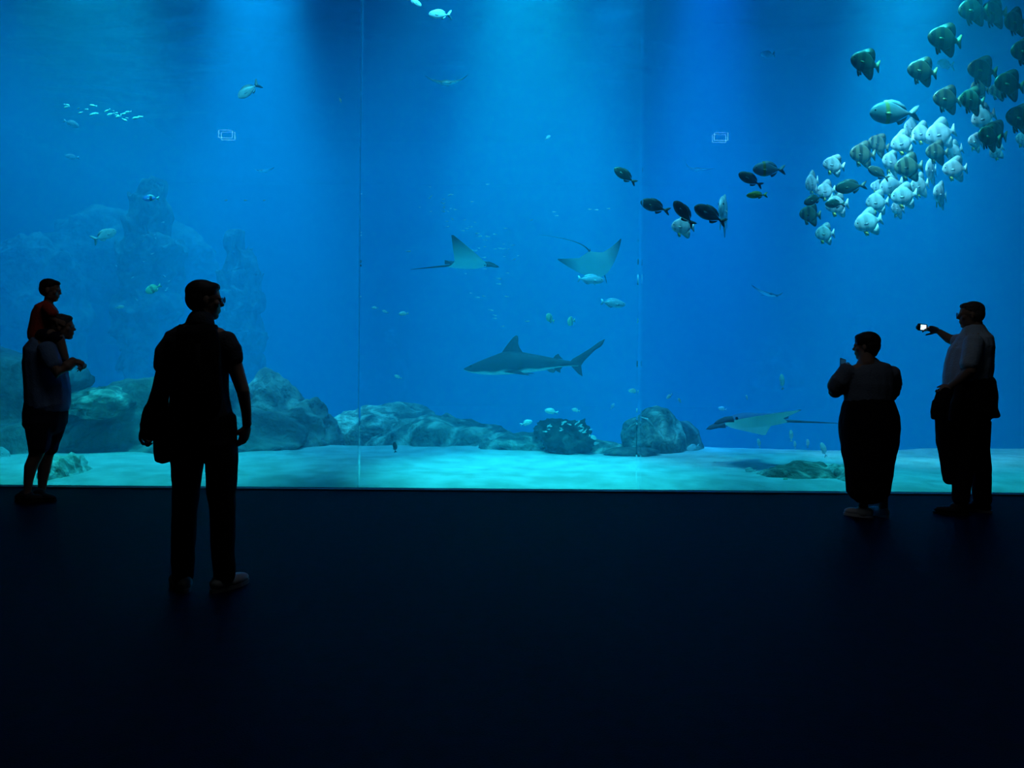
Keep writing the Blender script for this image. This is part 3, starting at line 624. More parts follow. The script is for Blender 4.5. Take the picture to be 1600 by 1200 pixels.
part(shk, 'tail_fin', foil(P((1110, 922), (1128, 903), (1170, 880), (1240, 838), (1300, 795), (1337, 777), (1322, 812), (1308, 828), (1300, 822), (1250, 870), (1200, 920), (1182, 948), (1186, 985), (1190, 1018), (1165, 1002), (1140, 975), (1118, 950)), .010), m_shark_fin)
part(shk, 'anal_fin', foil(P((1002, 962), (1025, 984), (1048, 994), (1048, 975), (1062, 955)), .008), m_shark_fin)
for s in (-1, 1):
    bm = foil([(-.24, 0), (-.20, -.05), (-.10, -.15), (-.045, -.20), (-.03, -.195), (-.055, -.12), (-.095, -.05), (-.11, 0)], .010)
    for v in bm.verts:
        x, y, z = v.co; v.co = Vector((x + .02, s * (.045 - z * .92), -.045 + z * .12 + y))
    part(shk, 'pectoral_fin', bm, m_shark_fin)
    bm = foil([(.12, 0), (.14, -.03), (.17, -.045), (.175, -.03), (.19, 0)], .006)
    for v in bm.verts:
        x, y, z = v.co; v.co = Vector((x - .1 + .07, s * (.028 - z * .6), -.035 + z * .5 + y))
    part(shk, 'pelvic_fin', bm, m_shark_fin)
    part(shk, 'eye', ball(.007, (-.445, s * .033, -.005), 1, .6, 1), m_eye)
    for g in range(5):
        bm = bmesh.new(); box(bm, -.29 + g * .014, -.287 + g * .014, s * .060 - .02, s * .060 + .012, -.025, .018); part(shk, 'gill_slit', bm, m_shark_fin)
tag(shk, 'grey shark with a pale belly swimming left across the middle of the tank', 'shark')

# ------------------------------------------------------------------ rays
def ray_meshes(root, m_skin, m_dark, upL, upR, span=.62, tail=.8, lobes=True, tip_dark=True, curl=1.3, tail_bend=0.0):
    """disc of a ray heading -x; upL/upR = how far each wing is raised (degrees at the tip); L is the -y side"""
    NU = 40; NC = 14; bm = bmesh.new(); grid_ = {}; info = {}
    def pos(u):
        s = -1 if u < 0 else 1; A = R(upL if u < 0 else upR); n = 24; yy = zz = 0.0; a_ = abs(u)
        for k in range(n):
            t = (k + .5) / n * a_; ang = A * min(1, max(0, (t - .08) / .92)) ** (1 / curl); yy += math.cos(ang) * a_ / n; zz += math.sin(ang) * a_ / n
        return s * yy * span, zz * span, s * A * min(1, max(0, (a_ - .08) / .92)) ** (1 / curl)
    for i in range(NU + 1):
        u = -1 + 2 * i / NU; a = abs(u)
        le = -.30 + .02 * (a / .15) if a < .15 else -.28 + .46 * ((a - .15) / .85) ** 1.35
        te = .26 - .10 * min(1, a / .35) + (.05 * max(0, (a - .35) / .65)) + (0.0 if a < .9 else .0)
        if te < le + .012: te = le + .012
        th = .085 * (1 - a) ** 1.6 + .004
        y0, z0, ang = pos(u)
        for side in (1, -1):
            for j in range(NC + 1):
                c = j / NC; tt = th * (math.sin(math.pi * min(1, c ** .7)) ** .8 if 0 < c < 1 else 0) * (1.0 if side > 0 else .55)
                off = side * tt
                v = bm.verts.new((le + (te - le) * c, y0 - math.sin(ang) * off, z0 + math.cos(ang) * off)); grid_[(i, j, side)] = v
                info[v] = (side, a)
    for i in range(NU):
        for j in range(NC):
            bm.faces.new((grid_[(i, j, 1)], grid_[(i + 1, j, 1)], grid_[(i + 1, j + 1, 1)], grid_[(i, j + 1, 1)]))
            bm.faces.new((grid_[(i, j, -1)], grid_[(i, j + 1, -1)], grid_[(i + 1, j + 1, -1)], grid_[(i + 1, j, -1)]))
    bm.verts.ensure_lookup_table()
    vals = [(0.0 if info[v][0] > 0 else (1 - max(0, info[v][1] - .25) * (1.05 if tip_dark else .3))) for v in bm.verts]
    me = bpy.data.meshes.new('body'); bm.to_mesh(me); bm.free()
    at = me.attributes.new('belly', 'FLOAT', 'POINT')
    for k, v in enumerate(vals): at.data[k].value = v
    for p in me.polygons: p.use_smooth = True
    link('body', me, m_skin, root)
    if lobes:
        for s in (-1, 1):
            part(root, 'cephalic_lobe', foil([(-.27, .035), (-.34, .03), (-.41, .0), (-.44, -.03), (-.40, -.035), (-.33, -.02), (-.26, -.02)], .012, y=s * .11), m_dark)
    for s in (-1, 1): part(root, 'eye', ball(.014, (-.24, s * .125, .01), 1, .6, 1, 8), m_eye)
    part(root, 'dorsal_fin', foil([(.18, .03), (.23, .075), (.27, .085), (.27, .03)], .01), m_dark)
    bm = bmesh.new(); prev = None; n = 8
    for k in range(25):
        t = k / 24; rr = .012 * (1 - t) + .0025; c = Vector((.22 + tail * t, tail_bend * t * t, .01 - .03 * t))
        ring = [bm.verts.new(c + Vector((0, rr * math.cos(2 * math.pi * q_ / n), rr * math.sin(2 * math.pi * q_ / n)))) for q_ in range(n)]
        if prev:
            for q_ in range(n): bm.faces.new((prev[q_], prev[(q_ + 1) % n], ring[(q_ + 1) % n], ring[q_]))
        else: bm.faces.new(ring)
        prev = ring
    bm.faces.new(prev[::-1]); part(root, 'tail', bm, m_dark)
m_ray = attr_mat('ray_skin', (0.035, 0.055, 0.06), (0.95, 0.97, 0.92), 0.5, 0.3, 0.85)
m_ray_d = plain('ray_dark_skin', (0.02, 0.025, 0.03), 0.5, 0.3)
m_ray_v = attr_mat('eagle_ray_skin', (0.20, 0.22, 0.42), (0.95, 0.97, 0.95), 0.45, 0.35, 0.6)
def ray(px, py, d, lpx, rot, upL, upR, label, name='devil_ray', m=m_ray, md=None, **k):
    r = empty(name, W(px, py, d), tuple(R(a) for a in rot), lpx * d / F)
    ray_meshes(r, m, md or m_ray_d, upL, upR, **k); return tag(r, label, 'ray')
# rotation (roll, pitch, yaw); yaw 180 heads right, L side (-y) then lies away from the camera
ray(727, 415, 10.6, 118, (-12, 4, 190), 2, 78, 'ray with one wing raised to a tall point, pale belly and dark horns, heading right', tail=.5, curl=2.0)
r2 = ray(928, 412, 10.8, 90, (0, 0, 0), 6, 58, 'pale-bellied ray gliding with its right wing swept up, above two blue horned fish', tail=.55, curl=1.6, tail_bend=-.75)
n_ = Vector((.25, .72, .62)).normalized(); s_ = Vector((.9, -.3, .22)); s_ = (s_ - n_ * s_.dot(n_)).normalized(); x_ = s_.cross(n_)
r2.rotation_euler = Matrix((x_, s_, n_)).transposed().to_euler()
ray(698, 131, 9.6, 62, (0, -14, 92), 50, 40, 'small ray seen head on with both wing tips curved up, upper middle', tail=.3)
ray(1089, 266, 14.5, 44, (0, -6, 78), 12, 85, 'faint ray far back with one wing standing up, left of the shoal', tail=.3)
ray(1201, 461, 12.5, 48, (14, -4, 100), 45, 35, 'faint pale crescent of a ray in the empty right water above the woman', tail=.3)
ray(411, 268, 13.5, 30, (0, -4, 80), 45, 40, 'very faint thin crescent of a ray in the upper left water', tail=.3)
ray(1186, 660, 9.4, 180, (-18, -1, 4), 2, -8, 'violet-backed ray with a white belly and long thin tail, heading left above the sand', 'eagle_ray', m_ray_v, md=plain('eagle_ray_fin', (0.13, 0.15, 0.24), 0.5, 0.3), tail=.5, span=.40, tip_dark=False)
# ------------------------------------------------------------------ people
class Fig:
    """collects closed shapes given in photo units around one distance and fuses them into continuous skins"""
    def __init__(s, name, fx, fy, D, label):
        s.D = D; s.k = D / F; base = W(fx, fy, D); base.z = 0.0
        s.root = empty(name, base); s.o = base.copy(); tag(s.root, label, 'person')
    def P(s, px, py, dy=0.0):
        return W(px, py, s.D + dy)
    def loft(s, bm, pts, n=16, side=Vector((1, 0, 0)), cap=True):
        """pts: (px, py, dy, rx, ry) with radii in photo pixels"""
        C = [s.P(p[0], p[1], p[2]) for p in pts]; rings = []
        def ring(c, t, rx, ry):
            sd = (side - t * side.dot(t))
            if sd.length < .2: sd = (Vector((0, 1, 0)) - t * t.y)
            sd.normalize(); fr = t.cross(sd).normalized()
            return [bm.verts.new(c + sd * (rx * math.cos(2 * math.pi * k / n)) + fr * (ry * math.sin(2 * math.pi * k / n))) for k in range(n)]
        for i, c in enumerate(C):
            t = (C[min(i + 1, len(C) - 1)] - C[max(i - 1, 0)]).normalized()
            rx = pts[i][3] * s.k; ry = (pts[i][4] if len(pts[i]) > 4 else pts[i][3]) * s.k
            if i == 0 and cap:
                m_ = min(rx, ry) * .6; rings.append(ring(c - t * m_, t, rx * .45, ry * .45)); rings.append(ring(c - t * m_ * .55, t, rx * .82, ry * .82))
            rings.append(ring(c, t, rx, ry))
            if i == len(C) - 1 and cap:
                m_ = min(rx, ry) * .6; rings.append(ring(c + t * m_ * .55, t, rx * .82, ry * .82)); rings.append(ring(c + t * m_, t, rx * .45, ry * .45))
        for a, b in zip(rings, rings[1:]):
            for k in range(n): bm.faces.new((a[k], a[(k + 1) % n], b[(k + 1) % n], b[k]))
        bm.faces.new(rings[0][::-1]); bm.faces.new(rings[-1])
    def tube(s, bm, pts, n=10):
        """pts: (Vector, radius in metres)"""
        rings = []
        for i, (c, r) in enumerate(pts):
            t = (pts[min(i + 1, len(pts) - 1)][0] - pts[max(i - 1, 0)][0]).normalized()
            sd = t.orthogonal().normalized(); fr = t.cross(sd)
            if i == 0: rings.append([bm.verts.new(c - t * r * .6 + (sd * math.cos(2 * math.pi * k / n) + fr * math.sin(2 * math.pi * k / n)) * r * .5) for k in range(n)])
            rings.append([bm.verts.new(c + (sd * math.cos(2 * math.pi * k / n) + fr * math.sin(2 * math.pi * k / n)) * r) for k in range(n)])
            if i == len(pts) - 1: rings.append([bm.verts.new(c + t * r * .7 + (sd * math.cos(2 * math.pi * k / n) + fr * math.sin(2 * math.pi * k / n)) * r * .5) for k in range(n)])
        for a, b in zip(rings, rings[1:]):
            for k in range(n): bm.faces.new((a[k], a[(k + 1) % n], b[(k + 1) % n], b[k]))
        bm.faces.new(rings[0][::-1]); bm.faces.new(rings[-1])
    def ell(s, bm, c, axes, rad, seg=16):
        r = bmesh.ops.create_uvsphere(bm, u_segments=seg, v_segments=seg // 2 + 2, radius=1)
        X, Y, Z = axes
        for v in r['verts']: v.co = c + X * (v.co.x * rad[0]) + Y * (v.co.y * rad[1]) + Z * (v.co.z * rad[2])
    def fuse(s, name, bm, m, voxel=.008, it=4, parent=None, label=None, fold=0.0):
        bmesh.ops.recalc_face_normals(bm, faces=bm.faces)
        for v in bm.verts: v.co -= s.o
        me = bpy.data.meshes.new(name + '_raw'); bm.to_mesh(me); bm.free()
        t = bpy.data.objects.new(name + '_raw', me); COL.objects.link(t)
        rm = t.modifiers.new('r', 'REMESH'); rm.mode = 'VOXEL'; rm.voxel_size = voxel; rm.use_smooth_shade = True
        sm = t.modifiers.new('s', 'SMOOTH'); sm.iterations = it; sm.factor = .5
        dg = bpy.context.evaluated_depsgraph_get(); dg.update(); out = bpy.data.meshes.new_from_object(t.evaluated_get(dg)); out.name = name
        bpy.data.objects.remove(t); bpy.data.meshes.remove(me)
        if fold:
            ns = [v.normal.copy() for v in out.vertices]
            for v, n_ in zip(out.vertices, ns):
                p = v.co; v.co = p + n_ * fold * (noise.noise(Vector((p.x * 9 + p.z * 5, p.y * 9, p.z * 4))) + .5 * noise.noise(Vector((p.x * 24, p.y * 24, p.z * 12 + 5))))
        for p in out.polygons: p.use_smooth = True
        out.materials.clear(); o = link(name, out, m, parent or s.root)
        if label: o['label'] = label
        return o
    def solid(s, name, bm, m, parent=None, label=None, smooth=True):
        for v in bm.verts: v.co -= s.o
        o = obj(name, bm, m, parent or s.root, smooth=smooth)
        if label: o['label'] = label
        return o
    def frame(s, f, tilt=0.0):
        f = Vector(f).normalized(); u = Vector((0, 0, 1)); sd = u.cross(f).normalized(); u = f.cross(sd).normalized()
        if tilt:
            M = Matrix.Rotation(tilt, 3, sd); f = M @ f; u = M @ u
        return f, sd, u
    def head(s, bm, c, f, H, tilt=0.0):
        """skull, jaw, nose, lips, ears, brow; c = centre of the head, H = height from chin to crown"""
        f, sd, u = s.frame(f, tilt); h = H / .23
        E = lambda a, b, d, r: s.ell(bm, c + f * a * h + sd * b * h + u * d * h, (f, sd, u), tuple(x * h for x in r))
        E(-.008, 0, .030, (.094, .075, .084)); E(.020, 0, -.030, (.066, .060, .072)); E(.048, 0, -.086, (.030, .032, .024)); E(.010, 0, -.066, (.060, .056, .036))
        E(.078, 0, .014, (.014, .052, .012)); E(.092, 0, -.020, (.018, .013, .013)); E(.084, 0, .000, (.013, .009, .024)); E(.078, 0, -.052, (.012, .024, .008)); E(.075, 0, -.064, (.012, .020, .007))
        for q_ in (-1, 1):
            E(-.006, q_ * .076, -.004, (.018, .007, .031)); E(.056, q_ * .040, -.018, (.022, .022, .022))
        return f, sd, u, h
    def eyes(s, c, fr, m):
        f, sd, u, h = fr
        for q_ in (-1, 1):
            bm = bmesh.new(); s.ell(bm, c + f * .078 * h + sd * q_ * .032 * h + u * .004 * h, (f, sd, u), (.010 * h, .013 * h, .008 * h), 10); s.solid('eye', bm, m)
    def hair(s, c, fr, m, full=1.0, back=.0, name='hair'):
        f, sd, u, h = fr; bm = bmesh.new()
        E = lambda a, b, d, r: s.ell(bm, c + f * a * h + sd * b * h + u * d * h, (f, sd, u), tuple(x * h for x in r))
        E(-.016, 0, .050, (.092 * full, .081 * full, .074 * full)); E(-.036, 0, .012, (.072 * full, .078 * full, .080 * full)); E(.030, 0, .080, (.056, .062, .032))
        if back: E(-.05, 0, -.04, (.045, .06, .05 * back))
        s.fuse(name, bm, m, .007, 3, fold=.003)
    def hand(s, bm, wrist, d, pn, sc=1.0, curl=.5, thumb=1):
        """d: finger direction, pn: palm normal (palm side), thumb: side of the thumb"""
        d = Vector(d).normalized(); pn = Vector(pn); pn = (pn - d * pn.dot(d)).normalized(); sd = d.cross(pn).normalized() * thumb; z = sc
        s.ell(bm, wrist + d * .045 * z, (d, sd, pn), (.056 * z, .040 * z, .017 * z))
        for i, (o_, L) in enumerate(((.030, .070), (.010, .078), (-.010, .072), (-.029, .058))):
            p = wrist + d * .080 * z + sd * o_ * z; a = 0.0; pts = [(p - d * .02 * z, .0095 * z), (p, .0092 * z)]
            cl = curl * (1 + .12 * i)
            for seg in (.45, .32, .23):
                a += cl * .9; dd = d * math.cos(a) + pn * math.sin(a) + sd * (.06 * (1.5 - i)); p = p + dd * L * seg * z; pts.append((p, (.0088 - .0012 * seg) * z))
            s.tube(bm, pts, 8)
        p = wrist + d * .022 * z + sd * .026 * z; t1 = (sd * .75 + d * .65 + pn * .25).normalized(); t2 = (d * .85 + sd * .3 + pn * (.3 + .5 * curl)).normalized()
        s.tube(bm, [(p, .013 * z), (p + t1 * .032 * z, .0115 * z), (p + t1 * .032 * z + t2 * .028 * z, .0095 * z), (p + t1 * .032 * z + t2 * .05 * z, .0085 * z)], 8)
    def shoe(s, x, y, d, L=.28, w=.050, m=None, sole=None, name='shoe', h=.075, label=None):
        d = Vector((d[0], d[1], 0)).normalized(); sd = Vector((-d.y, d.x, 0)); u = Vector((0, 0, 1)); c = Vector((x, y, 0)); bm = bmesh.new()
        s.ell(bm, c + d * .0 + u * .045, (d, sd, u), (.06, w * .82, .045)); s.ell(bm, c + d * L * .38 + u * .036, (d, sd, u), (L * .40, w, .036)); s.ell(bm, c + d * L * .15 + u * h, (d, sd, u), (.062, .043, .05)); s.ell(bm, c + d * .02 + u * h, (d, sd, u), (.045, .042, .055))
        o = s.fuse(name, bm, m, .006, 3, label=label)
        for v in o.data.vertices: v.co.z = max(v.co.z, .006)
        bm = bmesh.new(); n = 24; lo = []; hi = []
        for k in range(n):
            a = 2 * math.pi * k / n; q_ = c + d * (L * .28 + math.cos(a) * L * .52) + sd * math.sin(a) * w * (1.0 if math.cos(a) > 0 else .86)
            lo.append(bm.verts.new(q_ + u * .0)); hi.append(bm.verts.new(q_ + u * .022))
        for k in range(n): bm.faces.new((lo[k], lo[(k + 1) % n], hi[(k + 1) % n], hi[k]))
        bm.faces.new(lo[::-1]); bm.faces.new(hi); so_ = s.solid('sole', bm, sole or m, smooth=False); so_.parent = o
m_skin = plain('skin', (0.42, 0.25, 0.17), 0.55, 0.35, var=0.12, scale=12)
m_hair_g = plain('grey_hair', (0.16, 0.15, 0.14), 0.7, 0.3, var=0.5, scale=60); m_hair_d = plain('dark_hair', (0.02, 0.014, 0.01), 0.6, 0.4, var=0.5, scale=60)
m_black = plain('black_cloth', (0.012, 0.012, 0.014), 0.9, 0.15, bump=.3, scale=40); m_trous = plain('dark_trousers', (0.014, 0.014, 0.018), 0.9, 0.15, bump=.3, scale=30)
m_shirtA = plain('grey_shirt', (0.075, 0.08, 0.09), 0.9, 0.15, bump=.3, scale=40); m_shirtB = plain('blue_polo', (0.22, 0.36, 0.60), 0.9, 0.15, bump=.3, scale=40)
m_shirtC = plain('pale_shirt', (0.58, 0.74, 0.88), 0.9, 0.15, bump=.3, scale=40); m_topD = plain('charcoal_top', (0.20, 0.24, 0.30), 0.9, 0.15, bump=.3, scale=40)
m_red = plain('red_shirt', (0.85, 0.10, 0.05), 0.85, 0.2, bump=.3, scale=40); m_short = plain('navy_shorts', (0.02, 0.025, 0.05), 0.9, 0.15, bump=.3, scale=40)
m_shoe = plain('grey_shoe', (0.55, 0.52, 0.48), 0.7, 0.3); m_shoe_d = plain('dark_shoe', (0.03, 0.03, 0.035), 0.6, 0.3); m_sole = plain('rubber_sole', (0.35, 0.35, 0.34), 0.8, 0.2)
m_shoe_w = plain('white_shoe', (0.75, 0.78, 0.78), 0.6, 0.3); m_frame = plain('spectacle_frame', (0.02, 0.02, 0.02), 0.3, 0.5); m_plastic = plain('black_plastic', (0.015, 0.015, 0.017), 0.4, 0.5)
m_lens = glass_mat('spectacle_lens', (0.95, 0.97, 0.98))
m_eyeb = plain('eyeball', (0.35, 0.33, 0.31), 0.3, 0.5)
def glasses(g, c, fr):
    f, sd, u, h = fr; bm = bmesh.new(); e = c + f * .103 * h + u * .006 * h
    for q_ in (-1, 1):
        n = 16; ring = [e + sd * (q_ * .033 + .024 * math.cos(2 * math.pi * k / n)) * h + u * .018 * math.sin(2 * math.pi * k / n) * h for k in range(n)]
        for k in range(n): g.tube(bm, [(ring[k], .0018), (ring[(k + 1) % n], .0018)], 6)
        g.tube(bm, [(e + sd * q_ * .057 * h + u * .004, .0018), (c + f * .03 * h + sd * q_ * .080 * h + u * .008 * h, .0018), (c - f * .012 * h + sd * q_ * .080 * h, .0018)], 6)
    g.tube(bm, [(e + sd * -.009 * h, .0018), (e + sd * .009 * h, .0018)], 6)
    o = g.solid('spectacles', bm, m_frame)
    for q_ in (-1, 1):
        bm = bmesh.new(); g.ell(bm, e + sd * q_ * .033 * h, (f, sd, u), (.001, .023 * h, .017 * h), 12); l_ = g.solid('lens', bm, m_lens); l_.parent = o
V3 = Vector
# ---- the man standing in front, seen from behind
A = Fig('person', 317, 925, 4.38, 'person standing large in front, seen from behind, bespectacled head turned right, black backpack')
hc = A.P(320, 470, .03); bm = bmesh.new(); fr = A.head(bm, hc, (.86, .50, 0), .228)
A.loft(bm, [(316, 488, .02, 15, 15), (314, 505, 0, 17, 17), (313, 516, 0, 26, 19)])
A.loft(bm, [(312, 518, 0, 44, 18), (311, 545, 0, 46, 26), (312, 600, 0, 44, 27), (315, 650, 0, 44, 28), (318, 690, 0, 43, 28)])
A.loft(bm, [(272, 534, 0, 15), (258, 575, -.02, 12.5), (248, 612, -.02, 11), (233, 648, .03, 9), (226, 664, .05, 7.5)])
A.loft(bm, [(354, 534, 0, 15), (367, 572, 0, 12), (380, 612, -.01, 10), (385, 643, .02, 8), (386, 664, .04, 7)])
A.hand(bm, A.P(225, 664, .05), (-.25, .1, -1), (1, .3, -.2), 1.0, .75, 1)
A.hand(bm, A.P(386, 664, .04), (-.25, .05, -1), (-1, .4, 0), 1.05, .38, -1)
for pts in ([(296, 700, 0, 24), (292, 760, 0, 17), (288, 820, .01, 14), (287, 860, 0, 13), (287, 908, -.01, 9)], [(344, 700, 0, 24), (346, 760, 0, 18), (348, 820, .01, 15), (349, 860, 0, 13), (349, 908, -.01, 9)]): A.loft(bm, pts)
A.fuse('body', bm, m_skin, .006, 3); A.eyes(hc, fr, m_eyeb); A.hair(hc, fr, m_hair_d, 1.02); glasses(A, hc, fr)
bm = bmesh.new()
A.loft(bm, [(313, 508, 0, 19, 19), (312, 514, 0, 34, 22), (311, 521, 0, 53, 26), (311, 533, 0, 59, 29), (311, 548, 0, 55, 31), (310, 580, 0, 47, 32), (311, 620, 0, 46, 33), (313, 645, 0, 49, 34), (315, 660, 0, 51, 34)])
A.loft(bm, [(274, 530, 0, 17, 20), (262, 552, 0, 19, 20), (258, 576, -.01, 17, 18)]); A.loft(bm, [(350, 530, 0, 17, 20), (360, 548, 0, 18, 20), (364, 564, 0, 16, 17)])
A.loft(bm, [(314, 495, .0, 19, 19), (313, 505, 0, 22, 21)])
A.fuse('shirt', bm, m_shirtA, .008, 2, fold=.006)
bm = bmesh.new(); A.loft(bm, [(318, 652, 0, 50, 31), (319, 675, 0, 51, 34), (319, 700, 0, 50, 34)])
A.loft(bm, [(295, 692, 0, 25, 32), (293, 722, 0, 24, 28), (291, 755, 0, 20.5, 24), (288, 800, 0, 18.5, 21), (287, 850, 0, 18, 20), (286, 880, 0, 17, 19), (286, 904, 0, 15.5, 17)])
A.loft(bm, [(344, 692, 0, 25, 32), (346, 722, 0, 24, 28), (346, 755, 0, 22.5, 24), (347, 800, 0, 19.5, 21), (348, 850, 0, 18.5, 20), (349, 880, 0, 17.5, 19), (350, 904, 0, 16, 17)])
A.fuse('trousers', bm, m_trous, .008, 2, fold=.008)
a = A.P(287, 920); A.shoe(a.x + .01, 4.36, (-.62, .85), .28, .055, m_shoe, m_sole); a = A.P(350, 920); A.shoe(a.x - .02, 4.36, (.45, .87), .27, .055, m_shoe, m_sole)
# his backpack
B_ = Fig('backpack', 312, 925, 4.38, 'x'); tag(B_.root, 'flat black backpack worn on the back of the large standing man', 'backpack')
bm = bmesh.new(); B_.loft(bm, [(308, 512, -.145, 24, 8), (308, 520, -.16, 31, 13), (309, 550, -.17, 34, 17), (310, 600, -.175, 35, 19), (311, 635, -.17, 34, 17), (311, 648, -.16, 28, 11)], 20)
B_.fuse('bag', bm, m_black, .008, 3, fold=.006)
for sgn in (-1, 1):
    bm = bmesh.new(); x = 309 + sgn * 25; B_.tube(bm, [(B_.P(x, 522, -.15), .016), (B_.P(x + sgn * 2, 511, -.07), .017), (B_.P(x + sgn * 2, 511, .04), .017), (B_.P(x + sgn * 5, 530, .12), .016), (B_.P(x + sgn * 12, 575, .13), .014), (B_.P(x + sgn * 17, 615, .04), .012), (B_.P(x + sgn * 10, 632, -.12), .012)], 10)
    B_.fuse('strap', bm, m_black, .006, 2)
bm = bmesh.new(); v_ = box(bm, -.012, .012, -.012, .002, -.13, .13)
for v in v_: v.co += B_.P(309, 575, -.245)
B_.solid('zip_panel', bm, m_black)
# jacket over his left arm
J = Fig('jacket', 245, 925, 4.38, 'x'); tag(J.root, 'black jacket hanging over the left forearm of the large standing man', 'jacket')
bm = bmesh.new(); J.loft(bm, [(254, 598, 0, 9, 12), (250, 622, 0, 14, 16), (247, 646, 0, 21, 18), (243, 666, 0, 26, 18), (243, 678, 0, 24, 16)])
J.loft(bm, [(262, 650, -.02, 20, 20), (259, 690, -.02, 19, 18), (257, 716, -.02, 15, 14)]); J.fuse('cloth', bm, m_black, .008, 2, fold=.012)
bm = bmesh.new(); J.loft(bm, [(249, 690, -.05, 8, 7), (250, 708, -.05, 9, 8), (251, 718, -.05, 9, 8)]); J.fuse('sleeve', bm, m_black, .006, 2, fold=.006)

# ---- the man at the far left with the child
Bm = Fig('person', 62, 787, 6.98, 'person at the far left in polo and dark shorts, carrying a child on the shoulders')
hc = Bm.P(98, 512); bm = bmesh.new(); fr = Bm.head(bm, hc, (.97, .22, .06), .235)
Bm.loft(bm, [(94, 522, 0, 9.5, 9.5), (88, 532, 0, 11, 12)])
Bm.loft(bm, [(76, 540, 0, 24, 30), (72, 560, 0, 25, 32), (74, 596, 0, 27, 30), (74, 630, 0, 27, 30), (72, 650, 0, 26, 30)])
Bm.loft(bm, [(72, 546, -.20, 11), (82, 568, -.22, 10), (91, 583, -.22, 9.2), (104, 573, -.18, 8.5), (115, 563, -.13, 6.2)])
Bm.loft(bm, [(74, 546, .20, 10), (86, 566, .22, 9.5), (94, 580, .22, 8), (108, 572, .15, 7), (117, 566, .08, 5)])
Bm.hand(bm, Bm.P(115, 563, -.13), (.9, .35, -.35), (0, .5, -1), .95, .7, 1); Bm.hand(bm, Bm.P(116, 567, .08), (.9, -.3, -.3), (0, -.5, -1), .95, .7, -1)
Bm.loft(bm, [(60, 665, -.09, 19), (59, 700, -.09, 13), (56, 712, -.09, 10), (48, 730, -.10, 9.2), (45, 748, -.10, 7), (43, 766, -.10, 5.5), (42, 776, -.10, 6)])
Bm.loft(bm, [(82, 665, .09, 18), (76, 695, .09, 13), (72, 712, .09, 10.5), (69, 732, .09, 9.5), (67, 750, .09, 7), (65, 768, .09, 5.5), (65, 778, .09, 6)])
Bm.fuse('body', bm, m_skin, .007, 3); Bm.eyes(hc, fr, m_eyeb); Bm.hair(hc, fr, m_hair_g, 1.04)
bm = bmesh.new(); Bm.loft(bm, [(84, 530, 0, 14, 16), (76, 538, 0, 25, 30), (71, 548, 0, 29, 36), (70, 565, 0, 28, 36), (73, 590, 0, 30, 34), (75, 612, 0, 32, 34), (75, 628, 0, 32, 33), (77, 636, 0, 31, 33)])
for sg in (-1, 1): Bm.loft(bm, [(72, 543, sg * .19, 13, 13), (79, 560, sg * .215, 13, 12), (85, 571, sg * .22, 12, 11)])
Bm.fuse('polo_shirt', bm, m_shirtB, .009, 2, fold=.006)
bm = bmesh.new(); Bm.loft(bm, [(73, 628, 0, 30, 32), (71, 645, 0, 31, 33), (71, 662, 0, 30, 34)])
Bm.loft(bm, [(63, 658, -.09, 21, 20), (62, 680, -.09, 17, 18), (62, 700, -.09, 14, 16)]); Bm.loft(bm, [(81, 658, .09, 21, 20), (79, 680, .09, 17, 18), (74, 703, .09, 14, 16)])
Bm.fuse('shorts', bm, m_short, .009, 2, fold=.006)
a = Bm.P(41, 780, -.1); Bm.shoe(a.x - .04, a.y, (.85, .1), .25, .05, m_shoe_d, m_shoe_d, h=.06); a = Bm.P(63, 780, .0); Bm.shoe(a.x - .02, a.y - .02, (.95, -.25), .27, .05, m_shoe_d, m_shoe_d, h=.06)
# ---- the child
Ch = Fig('child', 70, 787, 6.98, 'x'); tag(Ch.root, 'child in a red shirt sitting on the shoulders of the man at the far left', 'person')
hc = Ch.P(79, 454); bm = bmesh.new(); fr = Ch.head(bm, hc, (.96, .2, -.08), .205)
Ch.loft(bm, [(77, 465, 0, 6.5), (75, 476, 0, 7)])
Ch.loft(bm, [(72, 482, 0, 12, 17), (68, 500, 0, 15, 17), (66, 520, 0, 16, 18)])
for sg, dx in ((-1, 0), (1, 3)):
    Ch.loft(bm, [(74 + dx, 481, sg * .10, 6), (82 + dx, 489, sg * .115, 5), (80 + dx, 497, sg * .11, 4.5), (86 + dx, 500, sg * .09, 3.8)])
    Ch.hand(bm, Ch.P(86 + dx, 500, sg * .09), (.9, -sg * .2, -.35), (.1, -sg * .9, -.4), .62, .25, sg)
    Ch.loft(bm, [(68, 524, sg * .08, 10), (80, 523, sg * .125, 9), (93, 528, sg * .13, 7.5), (98, 545, sg * .125, 6.3), (103, 562, sg * .12, 5)])
Ch.fuse('body', bm, m_skin, .006, 3); Ch.eyes(hc, fr, m_eyeb); Ch.hair(hc, fr, m_hair_d, 1.0)
bm = bmesh.new(); Ch.loft(bm, [(75, 474, 0, 8, 10), (72, 480, 0, 14, 20), (70, 490, 0, 17, 21), (67, 508, 0, 19, 20), (64, 522, 0, 19, 20), (64, 528, 0, 18, 20)])
for sg, dx in ((-1, 0), (1, 3)): Ch.loft(bm, [(73 + dx, 480, sg * .10, 8.5), (80 + dx, 488, sg * .115, 8), (82 + dx, 491, sg * .115, 7.5)])
Ch.fuse('red_shirt', bm, m_red, .007, 2, fold=.004)
bm = bmesh.new(); Ch.loft(bm, [(66, 524, 0, 17, 19), (68, 530, 0, 15, 17)])
for sg in (-1, 1): Ch.loft(bm, [(66, 525, sg * .08, 11.5), (78, 524, sg * .125, 10.5), (88, 526, sg * .13, 9.5), (93, 531, sg * .13, 8.8)])
Ch.fuse('shorts', bm, m_short, .007, 2, fold=.003)
